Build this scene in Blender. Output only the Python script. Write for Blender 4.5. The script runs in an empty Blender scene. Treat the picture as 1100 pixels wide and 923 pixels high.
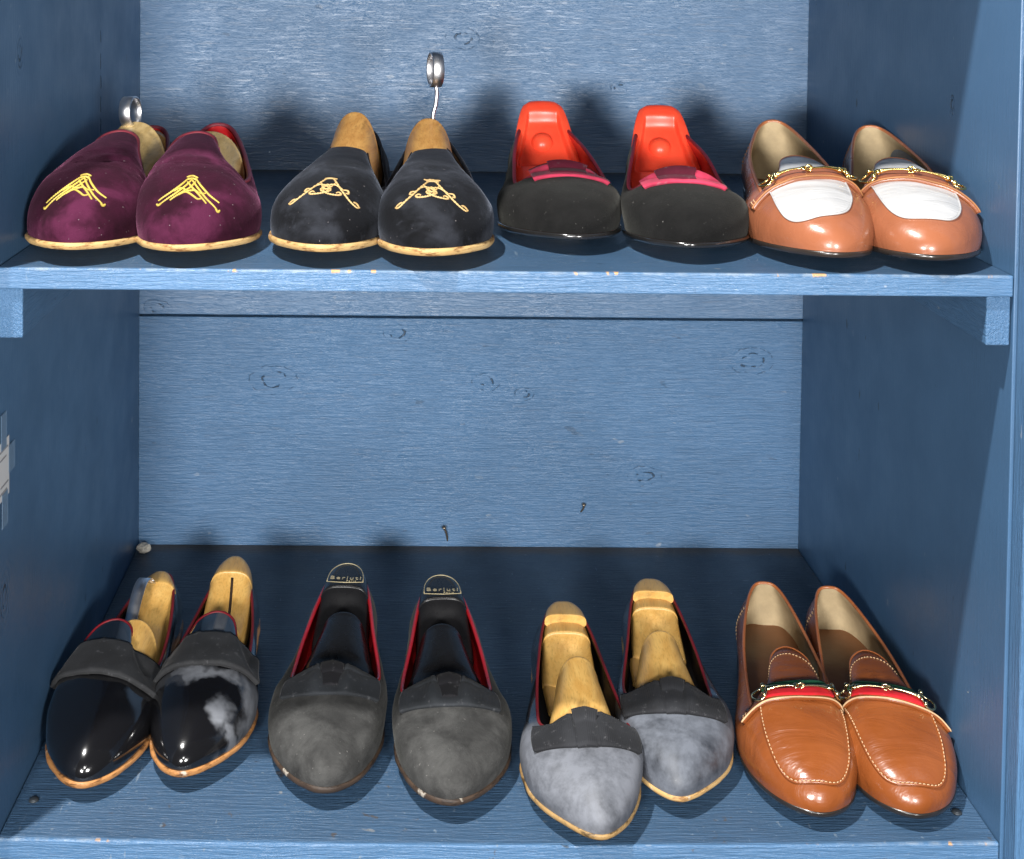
import bpy, bmesh, math, random
from mathutils import Vector, Matrix, noise
from mathutils.bvhtree import BVHTree
random.seed(7)
sc = bpy.context.scene
col = sc.collection
R = math.radians
V = Vector

# ------------------------------------------------------------------ dimensions (metres)
W2 = 0.39          # half of the opening width
D = 0.52           # depth of the cupboard
H = 0.4453         # top of the upper shelf, the lower shelf's top is z = 0
TH = 0.0165        # shelf thickness
G = 0.2720         # joint between the back boards
TOPZ = H + 0.43    # underside of the shelf above the picture

# ------------------------------------------------------------------ node helper
class NB:
    def __init__(s, name):
        s.m = bpy.data.materials.new(name); s.m.use_nodes = True
        s.t = s.m.node_tree; s.n = s.t.nodes; s.l = s.t.links
        s.b = s.n['Principled BSDF']
        s.tc = s.n.new('ShaderNodeTexCoord')
        s.obj = s.tc.outputs['Object']
    def new(s, ty, **kw):
        x = s.n.new(ty)
        for k, v in kw.items(): setattr(x, k, v)
        return x
    def put(s, sock, v):
        if isinstance(v, bpy.types.NodeSocket): s.l.new(v, sock)
        elif v is not None:
            if hasattr(sock.default_value, '__len__') and isinstance(v, (tuple, list)):
                v = tuple(v)
                if len(sock.default_value) == 4 and len(v) == 3: v = v + (1,)
            sock.default_value = v
    def noise(s, scale, detail=3, vec=None, rough=.55, dist=0, out='Fac'):
        x = s.new('ShaderNodeTexNoise')
        s.put(x.inputs['Vector'], vec or s.obj)
        x.inputs['Scale'].default_value = scale; x.inputs['Detail'].default_value = detail
        x.inputs['Roughness'].default_value = rough; x.inputs['Distortion'].default_value = dist
        return x.outputs[out]
    def mapping(s, scale=(1,1,1), loc=(0,0,0), vec=None, rot=(0,0,0)):
        x = s.new('ShaderNodeMapping'); s.put(x.inputs['Vector'], vec or s.obj)
        x.inputs['Scale'].default_value = scale; x.inputs['Location'].default_value = loc
        x.inputs['Rotation'].default_value = rot
        return x.outputs[0]
    def ramp(s, fac, *stops, interp='LINEAR'):
        x = s.new('ShaderNodeValToRGB'); s.put(x.inputs[0], fac)
        e = x.color_ramp; e.interpolation = interp
        while len(e.elements) < len(stops): e.elements.new(.5)
        for el, (p, c) in zip(e.elements, stops):
            el.position = p
            el.color = (c, c, c, 1) if not hasattr(c, '__len__') else tuple(c) + (1,)
        return x.outputs[0]
    def step(s, fac, a, b):
        x = s.new('ShaderNodeMapRange', interpolation_type='SMOOTHSTEP'); s.put(x.inputs['Value'], fac)
        x.inputs['From Min'].default_value = a; x.inputs['From Max'].default_value = b
        return x.outputs[0]
    def math(s, op, a, b=None, c=None):
        x = s.new('ShaderNodeMath', operation=op); s.put(x.inputs[0], a)
        if b is not None: s.put(x.inputs[1], b)
        if c is not None: s.put(x.inputs[2], c)
        return x.outputs[0]
    def mul(s, a, b): return s.math('MULTIPLY', a, b)
    def add(s, a, b): return s.math('ADD', a, b)
    def mix(s, f, a, b, blend='MIX'):
        x = s.new('ShaderNodeMix', data_type='RGBA', blend_type=blend)
        s.put(x.inputs[0], f); s.put(x.inputs[6], a); s.put(x.inputs[7], b)
        return x.outputs[2]
    def xyz(s, vec=None):
        x = s.new('ShaderNodeSeparateXYZ'); s.put(x.inputs[0], vec or s.obj); return x.outputs
    def vadd(s, a, b):
        x = s.new('ShaderNodeVectorMath', operation='ADD'); s.put(x.inputs[0], a); s.put(x.inputs[1], b); return x.outputs[0]
    def vscale(s, a, f):
        x = s.new('ShaderNodeVectorMath', operation='SCALE'); s.put(x.inputs[0], a); s.put(x.inputs['Scale'], f); return x.outputs[0]
    def dist(s, p, vec=None, sc_=(1,1,1)):
        a = s.mapping(sc_, vec=vec)
        x = s.new('ShaderNodeVectorMath', operation='DISTANCE'); s.put(x.inputs[0], a)
        x.inputs[1].default_value = tuple(p[i]*sc_[i] for i in range(3)); return x.outputs['Value']
    def voro(s, scale, vec=None, feature='F1', out='Distance'):
        x = s.new('ShaderNodeTexVoronoi', feature=feature); s.put(x.inputs['Vector'], vec or s.obj)
        x.inputs['Scale'].default_value = scale; return x.outputs[out]
    def bump(s, h, strength=.5, dist=.001, normal=None):
        x = s.new('ShaderNodeBump'); s.put(x.inputs['Height'], h)
        x.inputs['Strength'].default_value = strength; x.inputs['Distance'].default_value = dist
        if normal: s.put(x.inputs['Normal'], normal)
        return x.outputs[0]
    def set(s, **kw):
        names = dict(color='Base Color', rough='Roughness', metal='Metallic', normal='Normal', spec='Specular IOR Level',
                     sheen='Sheen Weight', sheenr='Sheen Roughness', sheent='Sheen Tint', coat='Coat Weight', coatr='Coat Roughness',
                     sss='Subsurface Weight', alpha='Alpha', aniso='Anisotropic', coatn='Coat Normal')
        for k, v in kw.items(): s.put(s.b.inputs[names[k]], v)
        return s.m

# ------------------------------------------------------------------ mesh helpers
def link(name, bm, mat, parent=None, smooth=True, weld=False):
    me = bpy.data.meshes.new(name)
    if weld: bmesh.ops.remove_doubles(bm, verts=bm.verts, dist=1e-6)
    bmesh.ops.recalc_face_normals(bm, faces=bm.faces)
    bm.to_mesh(me); bm.free()
    for p in me.polygons: p.use_smooth = smooth
    if mat: me.materials.append(mat)
    o = bpy.data.objects.new(name, me); col.objects.link(o)
    if parent: o.parent = parent
    return o

def tag(o, label, cat, group=None, kind=None):
    if label: o['label'] = label
    if cat: o['category'] = cat
    if group: o['group'] = group
    if kind: o['kind'] = kind
    return o

def empty(name, loc, rz=0, parent=None):
    o = bpy.data.objects.new(name, None); col.objects.link(o)
    o.location = loc; o.rotation_euler = (0, 0, rz); o.empty_display_size = .03
    return o

def box(bm, a, b, bev=0.0, seg=2):
    x0, y0, z0 = a; x1, y1, z1 = b
    vs = [bm.verts.new(p) for p in [(x0,y0,z0),(x1,y0,z0),(x1,y1,z0),(x0,y1,z0),(x0,y0,z1),(x1,y0,z1),(x1,y1,z1),(x0,y1,z1)]]
    fs = [bm.faces.new([vs[i] for i in f]) for f in [(0,3,2,1),(4,5,6,7),(0,1,5,4),(1,2,6,5),(2,3,7,6),(3,0,4,7)]]
    if bev:
        es = set(e for f in fs for e in f.edges)
        bmesh.ops.bevel(bm, geom=list(es), offset=bev, segments=seg, affect='EDGES', profile=.5)
    return bm

def tube(bm, pts, rad, n=8, closed=False, flat=1.0, up=None):
    """tube along pts; rad a number or a list; flat scales the binormal"""
    pts = [V(p) for p in pts]; N = len(pts)
    if not hasattr(rad, '__len__'): rad = [rad]*N
    rings = []; prev = None
    for i, p in enumerate(pts):
        if closed: t = pts[(i+1) % N] - pts[i-1]
        else: t = pts[min(i+1, N-1)] - pts[max(i-1, 0)]
        if t.length < 1e-9: t = V((0,0,1))
        t.normalize()
        if up is not None: a = V(up) - t*V(up).dot(t)
        elif prev is None:
            a = t.orthogonal()
        else: a = prev - t*prev.dot(t)
        if a.length < 1e-6: a = t.orthogonal()
        a.normalize(); prev = a; b = t.cross(a)
        rings.append([bm.verts.new(p + (a*math.cos(2*math.pi*k/n)*flat + b*math.sin(2*math.pi*k/n))*rad[i]) for k in range(n)])
    for i in range(N if closed else N-1):
        r0, r1 = rings[i], rings[(i+1) % N]
        for k in range(n): bm.faces.new([r0[k], r0[(k+1) % n], r1[(k+1) % n], r1[k]])
    if not closed:
        bm.faces.new(rings[0][::-1]); bm.faces.new(rings[-1])
    return bm

def ball(bm, c, r, sc_=(1,1,1), seg=12):
    m = Matrix.Translation(c) @ Matrix.Diagonal((r*sc_[0], r*sc_[1], r*sc_[2], 1))
    bmesh.ops.create_uvsphere(bm, u_segments=seg, v_segments=max(6, seg*2//3), radius=1, matrix=m)

def catmull(pts, u, closed=True):
    n = len(pts); i = math.floor(u); f = u - i
    if closed: p = [pts[(i+k) % n] for k in (-1,0,1,2)]
    else:
        i = min(max(i, 0), n-2); f = u - i
        p = [pts[min(max(i+k, 0), n-1)] for k in (-1,0,1,2)]
    if not hasattr(p[0], '__len__'):
        a, b, c, d = p
        return .5*(2*b + (c-a)*f + (2*a-5*b+4*c-d)*f*f + (3*b-a-3*c+d)*f**3)
    return tuple(.5*(2*b + (c-a)*f + (2*a-5*b+4*c-d)*f*f + (3*b-a-3*c+d)*f**3) for a, b, c, d in zip(*p))

def spline(pts, n, closed=False):
    m = len(pts) if closed else len(pts)-1
    return [V(catmull(pts, i*m/(n if closed else n-1) if (closed or i < n-1) else m-1e-7, closed)) for i in range(n)]

def sstep(a, b, x):
    t = min(1, max(0, (x-a)/(b-a))); return t*t*(3-2*t)

def patch_bm(top, bot):
    """closed sheet with thickness from two point grids"""
    bm = bmesh.new(); nu, nv = len(top), len(top[0])
    A = [[bm.verts.new(p) for p in r] for r in top]; B = [[bm.verts.new(p) for p in r] for r in bot]
    for i in range(nu-1):
        for j in range(nv-1):
            bm.faces.new([A[i][j], A[i+1][j], A[i+1][j+1], A[i][j+1]])
            bm.faces.new([B[i][j], B[i][j+1], B[i+1][j+1], B[i+1][j]])
    for i in range(nu-1):
        bm.faces.new([A[i][0], B[i][0], B[i+1][0], A[i+1][0]])
        bm.faces.new([A[i][-1], A[i+1][-1], B[i+1][-1], B[i][-1]])
    for j in range(nv-1):
        bm.faces.new([A[0][j], A[0][j+1], B[0][j+1], B[0][j]])
        bm.faces.new([A[-1][j], B[-1][j], B[-1][j+1], A[-1][j+1]])
    return bm

# ------------------------------------------------------------------ painted wood
BLUE = (.073, .163, .300)
def paint(name, grain='X', knots=(), rough=.36, grain_amt=1.0, wear=.0, edge_z=None, dirt=0.0, base=BLUE, gloss=.5, cracks=(), wav=.010, bumpd=.0013, fleck=1.0):
    nb = NB(name)
    ax = {'X': 0, 'Y': 1, 'Z': 2}[grain]
    def along(k, m): return tuple(k if i == ax else m for i in range(3))
    wv = nb.vadd(nb.obj, nb.vscale(nb.vadd(nb.noise(6, 2, out='Color'), (-.5, -.5, -.5)), wav))
    lines = None; swirl = None
    for (p, r) in knots:
        sc_ = along(.62, 1)
        d = nb.dist(p, vec=nb.vadd(nb.obj, nb.vscale(nb.vadd(nb.noise(55, 2, out='Color'), (-.5, -.5, -.5)), .9*r)), sc_=sc_)
        l = None
        for f, wd in ((.62, .0009), (1.2, .0006)):
            e = nb.math('SUBTRACT', 1.0, nb.step(nb.math('ABSOLUTE', nb.math('SUBTRACT', d, r*f)), wd*.3, wd*1.3))
            l = e if l is None else nb.math('MAXIMUM', l, nb.mul(e, .8 if f < 1 else .5))
        l = nb.mul(l, nb.step(nb.noise(110, 3), .46, .58))
        lines = l if lines is None else nb.math('MAXIMUM', lines, l)
        w = nb.math('SUBTRACT', 1.0, nb.step(d, r*.9, r*3.2))
        sw = nb.mul(nb.math('SINE', nb.mul(d, 9.0/r)), w)
        swirl = sw if swirl is None else nb.add(swirl, sw)
    for (axis_, c0, lo, hi, wd) in cracks:          # a split along the grain
        x3 = nb.xyz(nb.vadd(nb.obj, nb.vscale(nb.vadd(nb.noise(24, 4, out='Color'), (-.5, -.5, -.5)), .016)))
        e = nb.math('SUBTRACT', 1.0, nb.step(nb.math('ABSOLUTE', nb.math('SUBTRACT', x3[axis_], c0)), wd*.4, wd*1.3))
        g = nb.xyz()[ax]
        e = nb.mul(e, nb.mul(nb.step(g, lo, lo+.02), nb.math('SUBTRACT', 1.0, nb.step(g, hi-.02, hi))))
        e = nb.mul(e, nb.step(nb.noise(85, 3), .40, .54))
        lines = e if lines is None else nb.math('MAXIMUM', lines, e)
    g1 = nb.noise(16, 5, vec=nb.mapping(along(1, 16), vec=wv), rough=.62)
    g2 = nb.noise(34, 5, vec=nb.mapping(along(.8, 11), vec=wv), rough=.66)
    g3 = nb.noise(70, 3, vec=nb.mapping(along(.6, 9), vec=wv), rough=.6)
    brush = nb.noise(260, 3, vec=nb.mapping(along(.35, 2.2)))
    ridge = nb.ramp(g2, (.42, 0), (.50, .6), (.58, 1))
    h = nb.add(nb.mul(g1, .40), nb.mul(ridge, .42))
    h = nb.add(h, nb.mul(nb.ramp(g3, (.40, 0), (.60, 1)), .38))
    h = nb.add(h, nb.mul(brush, .25))
    hb = nb.mul(h, grain_amt)
    if swirl is not None: hb = nb.add(hb, nb.mul(swirl, .12))
    if lines is not None: hb = nb.math('SUBTRACT', hb, nb.mul(lines, 1.3))
    n = nb.bump(hb, .8, bumpd)
    big = nb.noise(3.5, 3)
    c = nb.mix(nb.step(big, .3, .7), tuple(v*.88 for v in base), tuple(v*1.08 for v in base))
    c = nb.mix(nb.mul(nb.ramp(g2, (.30, 1), (.46, 0)), .38*min(1, grain_amt)), c, (.026, .050, .090))     # open pores, darker
    c = nb.mix(nb.mul(nb.ramp(g3, (.60, 0), (.78, 1)), .22*min(1, grain_amt)), c, (.15, .24, .36))        # rubbed ridges
    if lines is not None: c = nb.mix(nb.mul(lines, .75), c, (.008, .012, .018))
    # small nicks through to pale undercoat
    nick = nb.mul(nb.ramp(nb.noise(95, 2, vec=nb.mapping(along(.5, 1))), (.735, 0), (.76, 1)), nb.step(nb.noise(6, 2), .42, .60))
    c = nb.mix(nb.mul(nick, .75*fleck), c, (.40, .42, .43))
    dk = nb.mul(nb.ramp(nb.noise(60, 3, vec=nb.mapping(along(.5, 1.2), loc=(3, 1, 2))), (.715, 0), (.74, 1)), .75)
    c = nb.mix(nb.mul(dk, fleck), c, (.012, .018, .026))
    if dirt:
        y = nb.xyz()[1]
        dark_back = nb.add(nb.mul(nb.step(nb.add(y, nb.mul(nb.noise(14, 4), .12)), .10, .46), .40), nb.mul(nb.step(y, .0015, .005), nb.ramp(nb.noise(8, 4), (.3, .44), (.7, .58))))  # shelf paint darker behind the front edge, more so towards the back
        c = nb.mix(nb.mul(dark_back, dirt), c, (.017, .027, .041))
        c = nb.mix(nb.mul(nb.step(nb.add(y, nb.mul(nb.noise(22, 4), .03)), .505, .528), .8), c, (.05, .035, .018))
    if wear:
        sp = nb.mul(nb.ramp(nb.noise(48, 4, rough=.7), (.64, 0), (.68, 1)), nb.step(nb.noise(9, 2), .45, .62))
        c = nb.mix(nb.mul(sp, .75*wear), c, (.065, .050, .036))
        spk = nb.ramp(nb.noise(190, 2), (.70, 0), (.74, 1))
        c = nb.mix(nb.mul(spk, .5*wear), c, (.20, .25, .30))
        sc1 = nb.ramp(nb.noise(34, 3, vec=nb.mapping((1, 6, 1), rot=(0, 0, .5))), (.70, 0), (.735, 1))
        c = nb.mix(nb.mul(sc1, .35*wear), c, (.22, .28, .34))
        sc2 = nb.ramp(nb.noise(30, 2, vec=nb.mapping((7, .8, 1), rot=(0, 0, .35), loc=(2, 5, 0))), (.73, 0), (.75, 1))
        c = nb.mix(nb.mul(sc2, .4*wear), c, (.24, .30, .36))
    if edge_z is not None:
        x, y, z = nb.xyz()
        ez = nb.step(nb.add(z, nb.mul(nb.noise(120, 3), .003)), edge_z-.0012, edge_z+.0006)
        ey = nb.math('SUBTRACT', 1.0, nb.step(y, .0012, .0045))
        m_ = nb.mul(ez, ey)
        c = nb.mix(nb.mul(m_, nb.mul(nb.ramp(nb.noise(70, 4, vec=nb.mapping((1, .3, .3))), (.42, 0), (.62, 1)), .55)), c, (.26, .31, .36))
        chip = nb.mul(m_, nb.ramp(nb.noise(38, 3, vec=nb.mapping((1, .3, .3), loc=(.35, 0, 0))), (.60, 0), (.615, 1)))
        c = nb.mix(chip, c, (.50, .30, .14))
    rr = nb.ramp(nb.noise(18, 3), (.3, rough-.06), (.7, rough+.10))
    return nb.set(color=c, rough=rr, normal=n, spec=gloss)

# ------------------------------------------------------------------ the cupboard
KB_low = [((-.233, D, .197), .014), ((.018, D, .196), .0085), ((.208, D, .085), .010), ((.332, D, .223), .013),
          ((-.086, D, .253), .009), ((.063, D, .182), .006)]
KB_up = [((-.014, D, H+.156), .010), ((.17, D, H+.10), .005), ((-.37, D, .281), .008)]
M_back_low = paint('blue_paint_back_lower', 'X', KB_low, rough=.38, gloss=.55, bumpd=.0008, fleck=.45)
M_back_up = paint('blue_paint_back_upper', 'X', KB_up, rough=.42, gloss=1.0, bumpd=.0007, fleck=.4)
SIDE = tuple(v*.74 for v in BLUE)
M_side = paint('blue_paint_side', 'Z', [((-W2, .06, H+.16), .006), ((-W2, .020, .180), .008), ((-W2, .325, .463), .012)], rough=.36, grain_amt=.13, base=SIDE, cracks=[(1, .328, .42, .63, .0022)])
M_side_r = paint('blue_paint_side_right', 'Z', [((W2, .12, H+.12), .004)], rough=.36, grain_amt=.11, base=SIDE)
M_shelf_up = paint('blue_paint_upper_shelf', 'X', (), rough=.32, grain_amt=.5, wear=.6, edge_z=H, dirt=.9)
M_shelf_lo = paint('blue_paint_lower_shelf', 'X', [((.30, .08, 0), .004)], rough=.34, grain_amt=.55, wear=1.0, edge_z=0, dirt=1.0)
M_frame = paint('blue_paint_frame', 'Z', (), rough=.36, grain_amt=.7)
M_cleat = paint('blue_paint_cleat', 'Y', (), rough=.36, grain_amt=.9)
nb = NB('black_iron'); M_iron = nb.set(color=(.012, .011, .011), rough=.6, metal=.4, normal=nb.bump(nb.noise(300, 3), .6, .001))

cab = empty('shoe_cupboard', (0, D/2, -.10))
tag(cab, 'blue painted open wooden cupboard with two shelves holding all the shoes', 'cupboard')
def cpart(name, bm, m, label=None, smooth=False, parent=None):
    for v in bm.verts: v.co -= V((0, D/2, -.10))
    o = link(name, bm, None, parent or cab, smooth)
    o.data.materials.append(m)
    if label: o['label'] = label
    return o
# shaders use object space: shift the cupboard meshes' textures back to world space
def world_space(m):
    t = m.node_tree; tcs = [n for n in t.nodes if n.type == 'TEX_COORD'][0]
    mp = t.nodes.new('ShaderNodeMapping'); mp.inputs['Location'].default_value = (0, D/2, -.10)
    dest = [l.to_socket for l in tcs.outputs['Object'].links]
    for d in dest: t.links.new(mp.outputs[0], d)
    t.links.new(tcs.outputs['Object'], mp.inputs['Vector'])
for m in (M_back_low, M_back_up, M_side, M_side_r, M_shelf_up, M_shelf_lo, M_frame, M_cleat): world_space(m)

cpart('back_board', box(bmesh.new(), (-W2-.018, D, -.10), (W2+.018, D+.018, G-.0014), .0012), M_back_low, 'wide lower back board with knots under a dark joint')
cpart('back_board', box(bmesh.new(), (-W2-.018, D, G+.0014), (W2+.018, D+.018, TOPZ+.02), .0012), M_back_up, 'upper back board with a round knot')
cpart('backing_strip', box(bmesh.new(), (-W2, D+.0185, G-.02), (W2, D+.023, G+.02)), M_iron)
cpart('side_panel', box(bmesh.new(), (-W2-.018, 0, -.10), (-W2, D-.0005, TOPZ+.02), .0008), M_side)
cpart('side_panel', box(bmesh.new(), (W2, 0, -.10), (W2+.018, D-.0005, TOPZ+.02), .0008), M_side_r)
def shelf(z, m, name='shelf', label=None, sag=0.0):
    bm = bmesh.new(); box(bm, (-W2+.0006, 0, z-TH), (W2-.0006, D-.001, z), .0011)
    if sag:
        bmesh.ops.subdivide_edges(bm, edges=[e for e in bm.edges if abs(e.verts[0].co.x-e.verts[1].co.x) > .3], cuts=24)
        for v in bm.verts: v.co.z -= sag*(1-(v.co.x/W2)**2)*(1 - v.co.y/D)
    return cpart(name, bm, m, label)
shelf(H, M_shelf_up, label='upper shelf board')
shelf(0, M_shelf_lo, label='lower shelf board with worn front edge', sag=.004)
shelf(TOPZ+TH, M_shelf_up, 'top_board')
for s in (-1, 1):
    x0, x1 = sorted((s*(W2-.001), s*(W2-.0195)))
    cpart('cleat', box(bmesh.new(), (x0, .003, H-TH-.0385), (x1, D-.002, H-TH-.0004), .0012), M_cleat)
    x0, x1 = sorted((s*(W2+.0025), s*(W2+.07)))
    cpart('face_frame', box(bmesh.new(), (x0, -.020, -.10), (x1, -.0008, TOPZ+.06), .0015), M_frame)
# dark hinge mortises on the right frame edge
for (z0, z1) in ((H-.022, H-.004), (.243, .288)):
    bm = box(bmesh.new(), (W2+.0062, -.0212, z0), (W2+.0105, -.0195, z1), .0004)
    cpart('hinge_leaf', bm, M_iron)
def screw(x, y, z=0):
    bm = bmesh.new()
    bmesh.ops.create_cone(bm, cap_ends=True, segments=20, radius1=.0042, radius2=.0034, depth=.0012, matrix=Matrix.Translation((x, y, z+.0006)))
    bmesh.ops.create_uvsphere(bm, u_segments=14, v_segments=8, radius=.0030, matrix=Matrix.Translation((x, y, z+.0012)) @ Matrix.Diagonal((1, 1, .25, 1)))
    return bm
nb = NB('dull_screw'); M_screw = nb.set(color=(.06, .07, .08), rough=.45, metal=.5)
cpart('screw_head', screw(-.375, .047, 0), M_screw, smooth=True); cpart('screw_head', screw(.372, .037, 0), M_screw, smooth=True)

# ------------------------------------------------------------------ shoe geometry
#  local frame of a shoe: heel at y=0, toe towards -y (towards the viewer), x as in the world
FS = [(0, .003), (-.021, .010), (-.0325, .045), (-.0355, .105), (-.0455, .155), (-.0515, .193), (-.0445, .234), (-.0245, .2665), (.004, .280),
      (.0295, .268), (.0435, .240), (.0490, .203), (.0430, .160), (.0330, .105), (.0315, .045), (.021, .010)]
STY = {}
# throat shapes: 9 stations from heel (0) to throat centre (8): x, s, z  (zh = height at the heel)
STY['slipper'] = dict(T=[(0, .009, 1.0), (-.0125, .013, .96), (-.0235, .042, .84), (-.0345, .095, .68), (-.0405, .140, .57), (-.0325, .158, .585), (-.0235, .134, .80), (-.0160, .110, .95), (0, .101, 1.0)],
    zh=.070, zt=.074)
STY['tongue'] = dict(T=[(0, .009, 1.0), (-.0125, .013, .965), (-.0235, .042, .86), (-.0345, .098, .71), (-.0400, .150, .62), (-.0340, .167, .64), (-.0270, .145, .81), (-.0180, .122, .95), (0, .114, 1.0)],
    zh=.062, zt=.068)
STY['pump'] = dict(T=[(0, .008, 1.0), (-.0125, .012, .965), (-.0235, .042, .87), (-.0330, .100, .74), (-.0390, .144, .68), (-.0385, .162, .76), (-.028, .173, .90), (-.014, .177, .98), (0, .178, 1.0)],
    zh=.062, zt=.058)
STY['loafer'] = dict(T=[(0, .008, 1.0), (-.0125, .012, .96), (-.0235, .042, .86), (-.0345, .100, .70), (-.0400, .166, .55), (-.0325, .192, .57), (-.0225, .170, .80), (-.0160, .142, .955), (0, .131, 1.0)],
    zh=.066, zt=.066)
O_ = [.004, .005, .004, .004, .005, .006, .006, .005, .005]
A_ = [.022, .022, .021, .020, .024, .028, .030, .030, .030]
K_ = [0, 0, 0, .05, .16, .34, .46, .54, .57]
D_ = [.014, .014, .013, .010, .004, .000, .000, .003, .004]
PO = [.006, .006, .006, .006, .008, .009, .007, .003, .001]

class Shoe:
    def __init__(s, style, L=.28, wid=1.0, mirror=False, zh=None, zt=None, toe=1.0, flat=0.0, lift=.021, spring=.009, seed=1, crease=0.0, point=0.0, bias=.003, tb=0.0, soft=0.0, lean=0.0, asym=0.0, th=.006, tdz=0.0, tds=0.0):
        st = STY[style]; s.L = L; s.k = L/.28; s.mir = -1 if mirror else 1; s.lift = lift; s.spring = spring; s.th = th
        s.zh = zh or st['zh']; s.zt = zt or st['zt']; s.seed = seed; s.crease = crease; s.tds = tds; s.soft = soft
        f = []
        for x, q in FS:
            if q > .22: x = x*(1 - point*sstep(.22, .275, q)) + .014*point*sstep(.22, .28, q)
            f.append(((x*wid + lean*sstep(.10, .27, q))*s.mir, q*s.k))
        s.F2 = f
        T = st['T']; tt = []
        for i in range(16):
            j = i if i <= 8 else 16-i
            x, q, z = T[j]; x = x if i <= 8 else -x
            if 4 <= j <= 6: q += asym*(1 if i < 8 else -1)*(1 if j < 6 else .5)
            q += tds*(1 if j >= 5 else .6 if j == 4 else .2 if j == 3 else 0)
            zz = s.zh*z if j <= 4 else s.zt*z
            if j == 4: zz = s.zt*z*.5 + s.zh*z*.5
            bs = bias*sstep(.08, .17, q) + lean*sstep(.10, .27, q)
            tt.append(((x*wid+bs+tb*(1 if j >= 6 else .35 if j == 5 else 0))*s.mir, q*s.k, zz))
        s.T3 = tt
        s.P1 = []; s.P2 = []
        for i in range(16):
            j = i if i <= 8 else 16-i
            s.P1.append((O_[j], A_[j]*(toe if j >= 5 else 1)))
            s.P2.append((K_[j], D_[j] + flat*(1 if j >= 6 else 0), PO[j]))
    def zf(s, q):
        u = q/s.L
        z = s.lift + (s.th+.0005 - s.lift)*sstep(.24, .60, u)
        if u > .45: z += s.spring*((u-.45)/.55)**.95
        return z
    def F(s, u):
        x, q = catmull(s.F2, u); return V((x, -q, s.zf(q)))
    def out(s, u):
        a = s.F(u+.02) - s.F(u-.02); n = V((-a.y, a.x, 0)) * s.mir
        # orientation: loop runs heel -> -x -> toe for the unmirrored shoe
        n = V((n.x, n.y, 0)); n.normalize()
        c = V((0, -s.L*.5, 0)); f = s.F(u)
        rad = V((f.x, (f.y-c.y)*.4, 0))
        return n if n.dot(rad) > 0 else -n
    def T(s, u):
        x, q, z = catmull(s.T3, u); return V((x, -q, z))
    def P(s, u, t, raw=False):
        f = s.F(u); T = s.T(u); o = s.out(u)
        po, pa = catmull(s.P1, u); k, d, o2 = catmull(s.P2, u)
        p1 = f + o*po + V((0, 0, pa))
        p2 = T + V(((f.x-T.x)*k, (f.y-T.y)*k, -d)) + o*o2
        m = 1-t
        p = f*m**3 + p1*(3*m*m*t) + p2*(3*m*t*t) + T*t**3
        if raw: return p
        w = math.sin(math.pi*min(1, max(0, t)))**.5
        nv = noise.noise_vector(V((p.x*28+s.seed*7.3, p.y*22, p.z*28)))
        p = p + nv*(.0011*w) + noise.noise_vector(V((p.x*75+s.seed*3.1, p.y*70, p.z*75)))*(.0004*w)
        if s.soft:
            wr = noise.noise(V((p.x*26 + s.seed, p.y*75, s.seed*1.7))) + .5*noise.noise(V((p.x*50, p.y*130 + s.seed, 4)))
            q = -p.y/s.L
            p.z += s.soft*.0017*wr*sstep(.45, .75, t)*(1-sstep(.80, .90, q))*sstep(.62, .70, q)
        if s.crease:
            q = -p.y/s.L
            wv = .012*math.sin(p.x*38 + s.seed) + .006*noise.noise(V((p.x*40, s.seed, 0)))
            cr_ = 0
            for c0, am in ((.640, 1), (.675, .8), (.715, .6), (.60, .5)):
                cr_ += am*math.exp(-((q - c0 - wv - .9*p.x*p.x*10)/.008)**2)
            p.z -= s.crease*.0022*cr_*sstep(.45, .7, t)*(1+.5*noise.noise(V((p.x*60, s.seed*2, 3))))
        return p
    def N(s, u, t):
        e = .03; a = s.P(u+e, t) - s.P(u-e, t)
        t0, t1 = max(0, t-.02), min(1, t+.02)
        b = s.P(u, t1) - s.P(u, t0)
        n = a.cross(b)
        if n.length < 1e-12: return V((0, 0, 1))
        n.normalize()
        c = V((0, s.P(u, t).y*.9 - s.L*.05, .015))
        return n if n.dot(s.P(u, t)-c) > 0 else -n
    def build(s, root, M):
        N, K = 144, 36
        s.root = root
        grid = [[s.P(i*16/N, j/K) for j in range(K+1)] for i in range(N)]
        bm = bmesh.new(); vs = [[bm.verts.new(p) for p in r] for r in grid]
        for i in range(N):
            for j in range(K):
                bm.faces.new([vs[i][j], vs[(i+1) % N][j], vs[(i+1) % N][j+1], vs[i][j+1]])
        s.bvh = BVHTree.FromBMesh(bm)
        s.upper = link('upper', bm, M['upper'], root)
        # lining: the same wall set inwards
        bm = bmesh.new(); off = .0026 + .0012*min(1, s.crease)
        vs = []
        for i in range(N):
            r = []
            for j in range(0, K+1, 2):
                u, t = i*16/N, j/K
                r.append(bm.verts.new(grid[i][j] - s.N(u, t)*off*(1 if t < .99 else .8)))
            vs.append(r)
        for i in range(N):
            for j in range(len(vs[0])-1):
                bm.faces.new([vs[i][j], vs[(i+1) % N][j], vs[(i+1) % N][j+1], vs[i][j+1]])
        link('lining', bm, M['lining'], root)
        # rolled or bound topline
        bm = bmesh.new()
        pts = [s.P(i*16/N, 1) - s.N(i*16/N, .985)*.0004 for i in range(N)]
        tube(bm, pts, M.get('bind_r', .0014), 8, closed=True)
        link('topline_binding', bm, M['bind'], root)
        # insole
        bm = bmesh.new(); half = N//2
        A = [s.F(i*16/N) for i in range(N)]
        rows = []
        for i in range(0, half+1):
            a = A[i]; b = A[(N-i) % N]
            rows.append([bm.verts.new(a.lerp(b, k/6)*1.0 + V((0, 0, .0022 - .002*math.sin(math.pi*k/6)))) for k in range(7)])
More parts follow.
